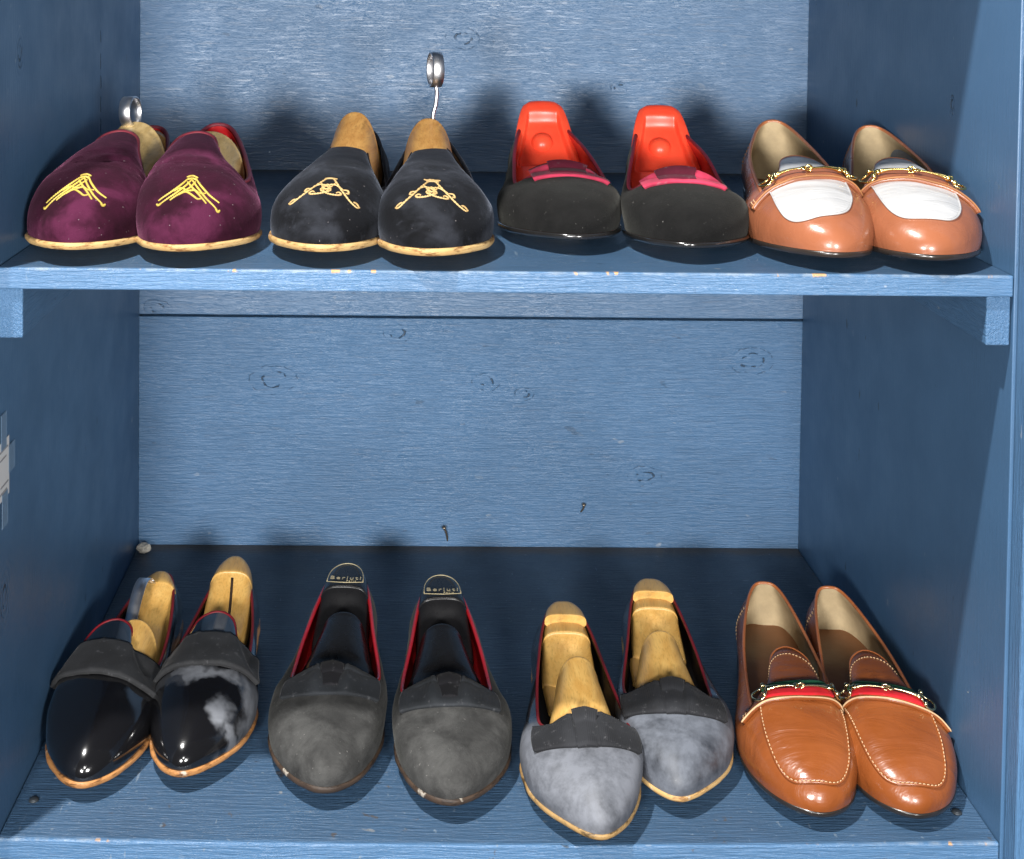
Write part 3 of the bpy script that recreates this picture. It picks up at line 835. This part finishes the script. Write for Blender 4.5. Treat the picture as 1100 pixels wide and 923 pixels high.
for k in ('purA', 'purB'):
    g = GEO[k]
    g.threads('crest_embroidery', M_thread_y, mono_A(PUR, .002*g.mir, .253*g.k, .0235, .027, 1), r=.00092, h=.0006)
for k in ('blkA', 'blkB'):
    g = GEO[k]
    st = BLKM + (CROWN if k == 'blkB' else [])
    g.threads('monogram_embroidery', M_thread_g, mono_A(st, .003*g.mir, .2435*g.k, .0285, .026, 1), r=.00082, h=.0005)

# ---- crimson bows
for k in ('redA', 'redB'):
    g = GEO[k]; a = 0
    al = (-R(34), R(46)) if k == 'redA' else (-R(42), R(42))
    q0 = lambda u: .1735+g.tds - .006*u*u; q1 = lambda u: .194+g.tds + .007*u*u
    g.band('bow', M_crim, al[1], q0, q1, lambda u, v: .0010 + .0006*math.sin(math.pi*v) + .002*abs(u)*(v), th=.0008, a0=al[0], label='crimson flat bow', smooth=6)
    g.band('bow_panel', M_mar, R(25), lambda u: .1715+g.tds, lambda u: .189+g.tds, lambda u, v: .0026 + .0006*math.sin(math.pi*v), th=.0008, a0=-R(14), label='maroon ribbed centre of the bow', smooth=3)

# ---- flat grosgrain bows of the patent slippers
for k in ('patA', 'patB'):
    g = GEO[k]
    q0 = lambda u: .149 - .006*u*u + .002*u; q1 = lambda u: .195 - .006*u*u + .002*u
    def hf(u, v):
        pl = math.exp(-((u-.18)/.03)**2) + math.exp(-((u+.30)/.03)**2)
        return .0014 + .0012*v + .0010*pl*(1-.4*v) + .0016*sstep(.75, 1, v)*(.5+.5*math.sin(u*7+g.seed))
    g.band('bow', M_ribbon, R(62), q0, q1, hf, th=.0013, nu=81, smooth=1)

# ---- pinched bows of the suede and the dusty pumps
for k in ('sueA', 'sueB', 'dusA', 'dusB'):
    g = GEO[k]; dus = k[:3] == 'dus'
    m = M_ribbon3 if dus else M_ribbon2
    am = R(55 if dus else 52)
    q0 = lambda u: .1765+g.tds - .012*u*u - .004*math.exp(-((abs(u)-.36)/.2)**2)
    q1 = (lambda u: .206+g.tds - .006*u*u) if dus else (lambda u: .203+g.tds - .003*u*u)
    def hf(u, v):
        a = abs(u)
        puff = math.exp(-((a-.36)/.15)**2)*math.sin(math.pi*min(1, max(0, v)))*.0036
        fold = .0012*math.exp(-((a-.30)/.05)**2)*(1-v)
        if dus: fold += .0010*(math.exp(-((a-.24)/.025)**2) + math.exp(-((a-.10)/.02)**2))
        return .0012 + puff + fold + .0012*sstep(.8, 1, a)*v
    g.band('bow', m, am, q0, q1, hf, th=.0013, nu=97, nv=17, smooth=1)
    w = R(12)
    g.band('bow_knot', M_knot if not dus else M_ribbon3, w, lambda u: .1765+g.tds, (lambda u: .194+g.tds) if not dus else (lambda u: .2065+g.tds), lambda u, v: .0040 - .0018*abs(u) - .0008*v, th=.0012, nu=17, nv=9, smooth=1)

# ---- loafers
def bit(g, top, m, web):
    """snaffle over the strap: top is the strap's upper grid"""
    nu, nv = len(top), len(top[0]); j = nv//2
    def at(u, dv=0.0, h=.0):
        x = (u+1)/2*(nu-1); i = min(nu-2, max(0, int(x))); f = x-i
        jj = min(nv-1, max(0, j + dv*(nv-1)/2)); j0 = min(nv-2, int(jj)); fj = jj-j0
        p = top[i][j0].lerp(top[i+1][j0], f).lerp(top[i][j0+1].lerp(top[i+1][j0+1], f), fj)
        t = (top[i+1][j0]-top[i][j0]).normalized(); b = (top[i][j0+1]-top[i][j0]).normalized()
        n = t.cross(b); n = n if n.z > -.2 and n.dot(p - V((0, p.y, .015))) > 0 else -n
        return p + n.normalized()*h, t, b, n.normalized()
    for s_ in (-1, 1):
        bm = bmesh.new()
        us = [s_*(.035 + .40*q/9) for q in range(10)]
        pts = [at(u, .12, .0034 + .0006*math.sin(math.pi*i/9))[0] for i, u in enumerate(us)]
        rad = [.0014, .0011, .00095, .0009, .00095, .0011, .0013, .0016, .0020, .0022]
        tube(bm, pts, rad, 10)
        ball(bm, pts[-1], .0027); ball(bm, pts[-1] + (pts[-1]-pts[-2]).normalized()*.0020, .0020)
        link('bit_bar', bm, m, g.root)
        # stirrup ring round the strap's end
        bm = bmesh.new(); ring = []
        c, t, b, n = at(s_*.56, .12, .0028)
        for q in range(28):
            a = 2*math.pi*q/28
            ring.append(c + t*(math.cos(a)*.0075) + b*(math.sin(a)*.0082) + n*(.0012*math.cos(2*a)))
        tube(bm, ring, .0010, 8, closed=True)
        ball(bm, c + b*.0078 - t*.004*s_ + n*.0006, .0021); ball(bm, c - b*.0078 - t*.004*s_ + n*.0006, .0021)
        link('bit_ring', bm, m, g.root)
    bm = bmesh.new(); c, t, b, n = at(0, .12, .0036)
    for q_, dx in ((0, -.0018), (1, .0018)):
        ring = []
        for q in range(20):
            a = 2*math.pi*q/20
            e2 = n if q_ else b
            ring.append(c + t*(dx + math.cos(a)*.0028) + e2*(math.sin(a)*.0026))
        tube(bm, ring, .0008, 8, closed=True)
    link('bit_link', bm, m, g.root)

def stitches(g, pts, name, m, step=.0032, ln=.0021, r=.00042, h=.0004):
    bm = bmesh.new(); acc = 0
    for a, b in zip(pts, pts[1:]):
        d = (b-a).length
        acc += d
        if acc >= step:
            acc = 0; t = (b-a).normalized()
            tube(bm, [b - t*ln/2, b + V((0, 0, h)), b + t*ln/2], r, 5)
    return link(name, bm, m, g.root)

for k in ('wtA', 'wtB', 'tanA', 'tanB'):
    g = GEO[k]; wt = k[:2] == 'wt'
    # apron: the inset panel from the toe up to the throat edge
    wa = .0305 if wt else .0335; us = [5.15 + 5.7*i/90 for i in range(91)]; tab = []
    for u in us:
        tv = .97
        for n_ in range(8, 97):
            p_ = g.P(u, n_/100, True); q_ = -p_.y/g.k
            if (abs(p_.x-.003*g.mir)/wa)**3.2 + (max(0, q_-.195)/(.068 if wt else .077))**3.2 < 1 and p_.z > .030: tv = n_/100; break
        tab.append(tv)
    for _ in range(9): tab = [(tab[max(i-1, 0)] + 2*tab[i] + tab[min(i+1, 90)])/4 for i in range(91)]
    def t0(u):
        x_ = min(89.999, max(0, (u-5.15)/5.7*90)); i_ = int(x_); return tab[i_] + (tab[i_+1]-tab[i_])*(x_-i_)
    ap, top = g.sheet('apron', M_white_l if wt else MATS['tan']['upper'], 5.15, 10.85, t0, h=.0009 if wt else .0007, nu=90, nv=26)
    seam = [top[i][0] for i in range(len(top))]
    fine = spline([tuple(p) for p in seam], 420)
    bm = bmesh.new(); tube(bm, fine[::3], .0011 if not wt else .0008, 8)
    link('apron_seam', bm, MATS[k[:-1]]['upper'] if not wt else M_white_l, g.root)
    if not wt:
        stitches(g, [p + V((0, 0, .0010)) for p in fine], 'apron_stitching', M_stitch)
        tongue = [g.P(u, .955) + g.N(u, .955)*.0010 for u in [5.6 + 4.8*i/160 for i in range(161)]]
        stitches(g, tongue, 'tongue_stitching', M_stitch, step=.0026, ln=.0018)
    # strap
    sm = MATS['wt']['upper'] if wt else MATS['tan']['upper']
    dq = .009 if wt else .002
    sl = .010
    q0 = lambda u: .1810 + dq - .010*u*u - sl*u; q1 = lambda u: .2000 + dq - .005*u*u - sl*u
    st, stop = g.band('strap', sm, R(61), q0, q1, lambda u, v: .0018 + .0012*(1-abs(u)), th=.0016, nu=81, nv=13, smooth=3)
    # raw pale edge along the front of the strap
    e = [stop[i][-1] for i in range(0, len(stop), 1)]
    bm = bmesh.new(); tube(bm, e, .0007, 6); link('strap_edge', bm, M_stitch if not wt else M_stitch_d, g.root)
    for s_ in (0, -1):
        rows = [stop[2 if s_ == 0 else -3], stop[4 if s_ == 0 else -5]]
        for rw in rows:
            stitches(g, [p for p in spline([tuple(q) for q in rw], 60)], 'strap_stitching', M_stitch, step=.0022, ln=.0015, r=.0004)
    if not wt:
        iw = lambda q: q
        g.band('web_stripe', M_green, R(33), lambda u: .1840-.003*u*u-.55*sl*u, lambda u: .1910-.003*u*u-.55*sl*u, lambda u, v: .0048 + .0004*(1-abs(u)), th=.0004, nu=49, nv=5, smooth=6, label='green web stripe')
        g.band('web_stripe', M_redweb, R(33), lambda u: .1914-.003*u*u-.55*sl*u, lambda u: .2000-.003*u*u-.55*sl*u, lambda u, v: .0048 + .0004*(1-abs(u)), th=.0004, nu=49, nv=5, smooth=6, label='red web stripe')
    bit(g, stop, M_gold if wt else M_gold_pale, not wt)
    # back seam tab and side seams
    for s_, u0 in ((1, 1.9), (-1, 14.1)):
        for du in (0, .06):
            pts = [g.P(u0 + du, t) + g.N(u0 + du, t)*.0004 for t in [i/40 for i in range(41)]]
            stitches(g, pts, 'quarter_stitching', M_stitch_d if wt else M_stitch, step=.0030, ln=.0020, r=.0003)
    bm = bmesh.new()
    tb = []; bt = []
    for i in range(13):
        u = -.55 + 1.1*i/12; ra = []; rb = []
        for j in range(9):
            t = .80 + .2*j/8; p = g.P(u, t); n = g.N(u, t)
            ra.append(p + n*.0012); rb.append(p - n*.0004)
        tb.append(ra); bt.append(rb)
    link('heel_tab', patch_bm(tb, bt), MATS[k[:-1]]['bind'], g.root)

# ------------------------------------------------------------------ shoe trees (each lies inside its shoe)
def tree(k, name, label, group=None):
    p, a = heel_pos(k); e = empty(name, p + V((0, 0, .0)), a)
    return tag(e, label, 'shoe tree', group)

def forepart(g, root, m, q_end=.100, q_in=.215, zp=.094, base=.030, tip=.011, sub=5, peak=None, name='forepart', lean=0.0):
    """wooden half last coming up out of the vamp"""
    k = g.k; b = .003*g.mir; st = []
    st = [(-q_in*k, .036, .022, .016, .040, b)]
    zth = .046 + max(0, zp-.060)*.10
    for f in (0, .25, .5, .75, .92, 1.0):
        q = q_end + .064*(1-f); w_ = base + (tip*2.1-base)*f
        st.append((-q*k, w_, w_*.60 + tip*.10, .017+.004*f, zth + (zp-zth)*(f**.85), b + lean*f))
    st += [(-(q_end-.0025)*k, tip*1.5, tip*.55, .022, zp-.002, b+lean), (-(q_end-.004)*k, tip*1.1, tip*.35, .026, zp-.006, b+lean)]
    return link(name, loft(st, 44, sub, None, .80), m, root)

def heelpart(g, root, m, plateau=.046, z=.060, q_step=.036, zlow=.024, q_end=.15, w=.022, dipd=0.0, name='heel_block'):
    k = g.k; b = 0
    st = [(-.0085*k, w*.34, w*.30, .024, z-.001, b), (-.012*k, w*.62, w*.58, .023, z, b), (-.022*k, w*.98, w*.86, .023, z, b), (-q_step*k, w*1.12, w*1.0, .022, z-.001, b),
          (-(q_step+.0035)*k, w*1.14, w*1.0, .022, z-.004, b), (-(q_step+.016)*k, w*1.2, w*1.04, .022, z-.014, b), (-(q_step+.04)*k, w*1.25, w*1.08, .020, z-.026, b),
          (-(q_end-.03)*k, w*1.3, w*1.15, .016, zlow+.006, b+.002*g.mir), (-q_end*k, w*1.2, w*1.1, .014, zlow, b+.003*g.mir)]
    def dip(p, cx, v):
        if dipd and -p.y > (q_step+.003)*k: p.z -= dipd*(1-cx*cx)*sstep(.004, .02, -p.y/k - q_step)
        return p
    return link(name, loft(st, 40, 5, dip), m, root, weld=False)

def ring_band(c, axis, rad, width, th, ell=1.0, n=40, upv=(0, 0, 1)):
    """flat metal hoop"""
    bm = bmesh.new(); ax = V(axis).normalized(); up = V(upv) - ax*V(upv).dot(ax); up.normalize(); sd = ax.cross(up)
    prof = [(-width/2, 0), (-width/2+.0006, th), (width/2-.0006, th), (width/2, 0), (width/2-.0006, -th*.6), (-width/2+.0006, -th*.6)]
    rr = []
    for i in range(n):
        a = 2*math.pi*i/n; d = up*math.cos(a)*ell + sd*math.sin(a)
        rr.append([bm.verts.new(V(c) + d*(rad+q) + ax*w_) for w_, q in prof])
    for i in range(n):
        A, B = rr[i], rr[(i+1) % n]
        for j in range(6): bm.faces.new([A[j], A[(j+1) % 6], B[(j+1) % 6], B[j]])
    return bm

def rod(root, pts, r, m, name, n=10): return link(name, tube(bmesh.new(), spline(pts, 24), r, n), m, root)

# burgundy pair
g = GEO['purA']; t = tree('purA', 'shoe_tree', 'old wooden shoe tree with steel ring in the burgundy slipper by the left wall', 'wooden shoe trees')
forepart(g, t, M_wood_p, q_end=.082, zp=.090, base=.031, tip=.016)
heelpart(g, t, M_wood_o, z=.074, w=.021, q_step=.030, zlow=.030)
link('ring_pull', ring_band((-.003, -.080*g.k, .0985), (.985, -.15, .05), .0125, .0115, .0013, 1.05), M_steel, t)
g = GEO['purB']; t = tree('purB', 'shoe_tree', 'wooden shoe tree sunk deep in the burgundy slipper with creased vamp', 'wooden shoe trees')
forepart(g, t, M_wood_p, q_end=.082, zp=.082, base=.031, tip=.018)
heelpart(g, t, M_wood_p, z=.066, w=.020, q_step=.034, zlow=.030)
# black velvet pair
g = GEO['blkA']; t = tree('blkA', 'shoe_tree', 'orange brown wooden shoe tree with no hook, beside the burgundy slippers', 'wooden shoe trees')
forepart(g, t, M_wood_o, q_end=.084, zp=.101, base=.036, tip=.0125)
heelpart(g, t, M_wood_o, z=.066, w=.021, q_step=.034)
g = GEO['blkB']; t = tree('blkB', 'shoe_tree', 'orange brown wooden shoe tree with tall steel hook in the black velvet slipper', 'wooden shoe trees')
forepart(g, t, M_wood_o, q_end=.084, zp=.097, base=.036, tip=.0125)
heelpart(g, t, M_wood_o, z=.062, w=.021, q_step=.040)
rod(t, [(.000, -.075*g.k, .050), (.001, -.070*g.k, .095), (.0035, -.069*g.k, .108), (.0045, -.069*g.k, .120), (.003, -.069*g.k, .1265)], .0019, M_steel, 'hook_stem')
link('hook_loop', ring_band((.003, -.069*g.k, .1405), (-.97, -.22, 0), .0135, .0105, .0012, 1.12), M_steel, t)

# red plastic inserts
for k in ('redA', 'redB'):
    g = GEO[k]; kk = g.k
    t = tree(k, 'shoe_tree', 'orange red plastic shoe tree with round knob, in the bow pump ' + ('beside black velvet' if k == 'redA' else 'beside the loafer'), 'red plastic shoe trees')
    # a curved shield: profile along v from the top of the heel down to the insole, width following the shoe
    prof = [(.012, .098), (.014, .0995), (.020, .1005), (.026, .097), (.036, .086), (.050, .070), (.066, .055), (.084, .045), (.110, .040), (.150, .038), (.185, .036)]
    wid = [.006, .0120, .0165, .0205, .0248, .0288, .0320, .0340, .0350, .036, .034]
    NU, NV = 56, 110
    def surf(u, v):
        f = v*(len(prof)-1)
        q, z = catmull(prof, min(f, len(prof)-1.0001), False); w = catmull(wid, min(f, len(prof)-1.0001), False)
        x = u*w; crown = .004*(1-u*u)
        p = V((x + .002*g.mir*sstep(.08, .17, q), -(q+crown*.7)*kk, z+crown*.4 - .010*max(0, abs(u)-.72)**1.3))
        # rounded rectangular pocket in the sloping face
        a = sstep(.74, .62, abs(u)) if False else 1 - sstep(.66, .77, abs(x)/max(w, 1e-6)*(.9+.25*(1-sstep(.40, .66, v))))
        b = sstep(.345, .415, v)*(1-sstep(.675, .715, v))
        d = a*b
        n = V((0, -.70, .71))
        return p - n*(.0085*d)
    top = [[surf(-1+2*i/NU, j/NV) for j in range(NV+1)] for i in range(NU+1)]
    bot = [[V((p.x*.97, p.y+.004, max(.022, p.z-.012))) if True else p for p in r] for r in top]
    link('heel_shield', patch_bm(top, bot), M_redpl, t)
    c = surf(-.06, .515); bm = bmesh.new()
    m_ = Matrix.Translation(c + V((0, .002, -.002)))
    bmesh.ops.create_uvsphere(bm, u_segments=28, v_segments=18, radius=.0112, matrix=m_)
    link('knob', bm, M_redpl, t)

# patent pair
g = GEO['patA']; t = tree('patA', 'shoe_tree', 'yellow wooden shoe tree with steel strap in the clean patent slipper', 'wooden shoe trees')
heelpart(g, t, M_wood_y, z=.064, w=.0195, q_step=.030, q_end=.14, zlow=.034)
forepart(g, t, M_wood_y, q_end=.112, zp=.0655, base=.024, tip=.011)
# arched steel strap
pts = spline([(-.004, -.040*g.k, .066), (-.006, -.048*g.k, .0745), (-.0075, -.062*g.k, .0735), (-.008, -.078*g.k, .064), (-.008, -.092*g.k, .052), (-.007, -.100*g.k, .042)], 30)
top = [[p + V((d, 0, 0)) for d in (-.0058, 0, .0058)] for p in pts]; bot = [[p + V((0, .0012, -.0014)) for p in r] for r in top]
link('steel_strap', patch_bm(top, bot), M_steel, t)
bm = box(bmesh.new(), (-.0065, -.100*g.k, .046), (-.0035, -.046*g.k, .0475)); 
g = GEO['patB']; t = tree('patB', 'shoe_tree', 'yellow wooden shoe tree with slotted heel in the smeared patent slipper', 'wooden shoe trees')
hb = heelpart(g, t, M_wood_y, z=.072, w=.0205, q_step=.040, q_end=.15, zlow=.036)
nbm = NB('dark_slot'); M_slot = nbm.set(color=(.03, .015, .006), rough=.8)
pts = []
for i in range(20):
    q = (.046 + .058*i/19)*g.k
    d = None
    from_z = V((.002 + .004*i/19*g.mir*-1, -q, .2))
    pts.append(from_z)
bvh_h = BVHTree.FromPolygons([v.co for v in hb.data.vertices], [p.vertices for p in hb.data.polygons])
top = []
for p in pts:
    h_ = bvh_h.ray_cast(p, V((0, 0, -1)))
    if h_[0] is not None: top.append([h_[0] + V((d, 0, .0005)) for d in (-.0013, .0013)])
bot = [[p - V((0, 0, .003)) for p in r] for r in top]
o = link('slot', patch_bm(top, bot), M_slot, t)
forepart(g, t, M_wood_y, q_end=.112, zp=.060, base=.024, tip=.013)

# suede pair: black plastic trees with lettering on the heel plate
def text_mesh(body, size, m, parent, matrix, name):
    cu = bpy.data.curves.new(name, 'FONT'); cu.body = body; cu.size = size; cu.align_x = 'CENTER'; cu.extrude = .00012; cu.space_character = 1.25
    to = bpy.data.objects.new(name, cu); col.objects.link(to)
    dg = bpy.context.evaluated_depsgraph_get()
    me = bpy.data.meshes.new_from_object(to.evaluated_get(dg)); me.materials.clear(); me.materials.append(m)
    bpy.data.objects.remove(to); bpy.data.curves.remove(cu)
    o = bpy.data.objects.new(name, me); col.objects.link(o); o.parent = parent; o.matrix_local = matrix
    return o
for k in ('sueA', 'sueB'):
    g = GEO[k]; kk = g.k
    t = tree(k, 'shoe_tree', 'black plastic shoe tree with gold lettering in the suede pump beside the ' + ('smeared patent slipper' if k == 'sueA' else 'dusty pointed pump'), 'black plastic shoe trees')
    hb = heelpart(g, t, M_blackpl, z=.067, w=.0232, q_step=.050, q_end=.135, zlow=.026, dipd=.008)
    forepart(g, t, M_blackpl, q_end=.092, zp=.060, base=.0420, tip=.0115)
    zt = .0676
    mt = Matrix.Translation((.0, -.0440*kk, zt)) @ Matrix.Rotation(R(-1), 4, 'Z')
    text_mesh('Berluti', .0092, M_ink, t, mt, 'lettering')
    text_mesh('Paris', .0042, M_ink, t, Matrix.Translation((.006, -.0485*kk, zt)), 'lettering')
    ol = []
    for i in range(31):
        a = math.pi*i/30
        ol.append((-.0180*math.cos(a), (-.0495 + .0375*math.sin(a)**.8)*kk, zt + .0001))
    bm = bmesh.new(); tube(bm, ol, .00042, 6); tube(bm, [ol[-1], (0, -.0505*kk, zt), ol[0]], .00035, 6)
    link('plate_outline', bm, M_ink, t)

# dusty pair
for k in ('dusA', 'dusB'):
    g = GEO[k]
    t = tree(k, 'shoe_tree', 'yellow wooden shoe tree in two pieces in the ' + ('dusty pump nearest the shelf edge' if k == 'dusA' else 'dusty pump beside the brown loafer'), 'wooden shoe trees')
    heelpart(g, t, M_wood_y, z=.0565, w=.0215, q_step=.050, q_end=.125, zlow=.022, dipd=.007)
    kk = g.k
    link('heel_cap', loft([(-.0095*kk, .008, .007, .052, .0625, 0), (-.012*kk, .0125, .0115, .050, .0635, 0), (-.022*kk, .0180, .0165, .050, .0638, 0), (-.036*kk, .0205, .0190, .050, .0638, 0), (-.0375*kk, .0203, .0187, .051, .0630, 0)], 40, 4), M_wood_y, t)
    # a crosswise ledge behind the trough
    forepart(g, t, M_wood_y, q_end=.128 if k == 'dusA' else .122, zp=.072 if k == 'dusA' else .068, base=.039, tip=.0105)

# ------------------------------------------------------------------ small things in the cupboard
nb = NB('grey_plaster'); M_chip = nb.set(color=nb.mix(nb.noise(160, 4), (.30, .28, .24), (.5, .48, .42)), rough=.9, normal=nb.bump(nb.noise(220, 4), .8, .002))
bm = bmesh.new(); bmesh.ops.create_icosphere(bm, subdivisions=3, radius=1)
for v in bm.verts:
    f = 1 + .35*noise.noise(v.co*1.6 + V((3, 1, 2))); v.co = V((v.co.x*.0075*f, v.co.y*.007*f, v.co.z*.0060*f + .0052))
    if v.co.z < 0: v.co.z = 0
o = link('plaster_chip', bm, M_chip, smooth=False); o.location = (-.3795, .497, .0004); tag(o, 'small pale grey chip of plaster lying in the back left corner', 'plaster chip')
nb = NB('rusty_steel'); M_nail = nb.set(color=nb.mix(nb.noise(300, 3), (.30, .27, .22), (.14, .09, .05)), rough=.4, metal=.8)
def nail(p0, p1, label, r=.0011):
    bm = bmesh.new(); a, b = V(p0), V(p1); mid = a.lerp(b, .55) + V((.0012, -.001, 0))
    tube(bm, spline([tuple(a), tuple(mid), tuple(b)], 10), r, 8)
    d = (b-a).normalized(); tube(bm, [tuple(b), tuple(b + d*.0012)], r*2.0, 10)
    c = (a+b)/2; base = V((c.x, c.y, min(a.z, b.z)))
    for v in bm.verts: v.co -= base
    o = link('nail', bm, M_nail); o.location = base; tag(o, label, 'nail', 'nails in the back board')
nail((-.0255, D+.002, .004), (-.0300, D-.007, .0245), 'long bent nail sticking out low on the back board, near its foot', .0012)
nail((.1310, D+.002, .040), (.1345, D-.005, .0520), 'short pale nail in the back board above the dusty pumps')
# splinter by the suede pump
bm = tube(bmesh.new(), [(0, 0, .0006), (.005, .001, .0012), (.010, .0, .0006)], [.0003, .0009, .0002], 6)
o = link('wood_splinter', bm, M_wood_p); o.location = (-.0165-.058, .272, .0002); tag(o, 'tiny orange wood splinter on the shelf between the suede pumps', 'splinter')

# paper note with strips of clear tape on the left wall
nb = NB('note_paper')
M_paper = nb.set(color=nb.mix(nb.noise(30, 3), (.62, .62, .62), (.72, .72, .71)), rough=.7)
nb = NB('clear_tape'); M_tape = nb.set(color=(.20, .30, .42), rough=.3, alpha=.55, spec=.5)
nb = NB('grey_ink'); M_grey = nb.set(color=(.30, .30, .31), rough=.8)
note = empty('paper_note', (-W2, -.0, .284)); tag(note, 'white paper note taped to the left wall with clear tape', 'note')
def wall_sheet(name, y0, y1, z0, z1, off, m, sk=0.0):
    bm = bmesh.new(); bx = off
    for (a, b) in ((bx, bx+.0003),):
        vs = [bm.verts.new((x, y, z + (sk*(y-y0)))) for x in (a, b) for (y, z) in ((y0, z0), (y1, z0), (y1, z1), (y0, z1))]
        for f in ((0,1,2,3), (7,6,5,4), (0,4,5,1), (1,5,6,2), (2,6,7,3), (3,7,4,0)): bm.faces.new([vs[i] for i in f])
    return link(name, bm, m, note, False)
wall_sheet('sheet', .000, .0290, -.024, .022, .0006, M_paper)
wall_sheet('tape', .008, .0210, .016, .044, .0012, M_tape); wall_sheet('tape', .0270, .0420, -.008, .014, .0012, M_tape); wall_sheet('tape', .010, .0240, -.046, -.019, .0012, M_tape)
for i, (z, a, b) in enumerate(((.0145, .004, .025), (.008, .005, .021), (-.0135, .006, .026), (-.0185, .004, .022))):
    wall_sheet('print_line', a, b, z, z+.0013, .0010, M_grey)

# ------------------------------------------------------------------ light
w = bpy.data.worlds.new('World'); sc.world = w; w.use_nodes = True
bg = w.node_tree.nodes['Background']; bg.inputs[0].default_value = (.72, .80, .92, 1); bg.inputs[1].default_value = .045
def area(name, loc, target, size, power, color=(1, 1, 1), shape='DISK'):
    l = bpy.data.lights.new(name, 'AREA'); l.shape = shape; l.size = size; l.energy = power; l.color = color
    o = bpy.data.objects.new(name, l); col.objects.link(o); o.location = loc
    d = V(target) - V(loc); o.rotation_euler = d.to_track_quat('-Z', 'Y').to_euler(); return o
# hard lamp high up in front and to the left: the crisp shade under the toes and behind the side wall's edge
kd = V((-1.3, -1.0, 4.2)).normalized()
area('overhead_lamp', V((0, .02, .2)) + kd*2.6, (0, .02, .2), .08, 108, (1, .98, .95))
area('left_softbox', (-.46, -1.45, .545), (.05, .5, .34), .26, 28, (1, .98, .96))
area('right_softbox', (.34, -1.45, .545), (-.05, .5, .34), .26, 26, (1, .98, .96))
area('added_fill', (-.12, -1.25, .90), (0, .4, .30), .22, 3.5, (1, .98, .96))  # weak fill lamp added near the camera to brighten the loafer tongues

# ------------------------------------------------------------------ camera
cam = bpy.data.cameras.new('camera'); co = bpy.data.objects.new('camera', cam); col.objects.link(co)
Mr = [[0.99991, -0.00824, 0.01012], [0.00985, -0.03307, -0.9994], [0.00857, 0.99942, -0.03299]]
X = V(Mr[0]); Yv = -V(Mr[1]); Z = -V(Mr[2])
co.matrix_world = Matrix(((X.x, Yv.x, Z.x, -.0763), (X.y, Yv.y, Z.y, -.97116), (X.z, Yv.z, Z.z, .66628), (0, 0, 0, 1)))
cam.sensor_fit = 'HORIZONTAL'; cam.sensor_width = 36
cam.lens = 1373.49/1100*36
cam.shift_x = (550-451.94)/1100; cam.shift_y = (26.08-461.5)/1100
cam.clip_start = .05; cam.clip_end = 50
sc.camera = co
sc.view_settings.view_transform = 'Standard'; sc.view_settings.look = 'None'; sc.view_settings.exposure = 0; sc.view_settings.gamma = 1
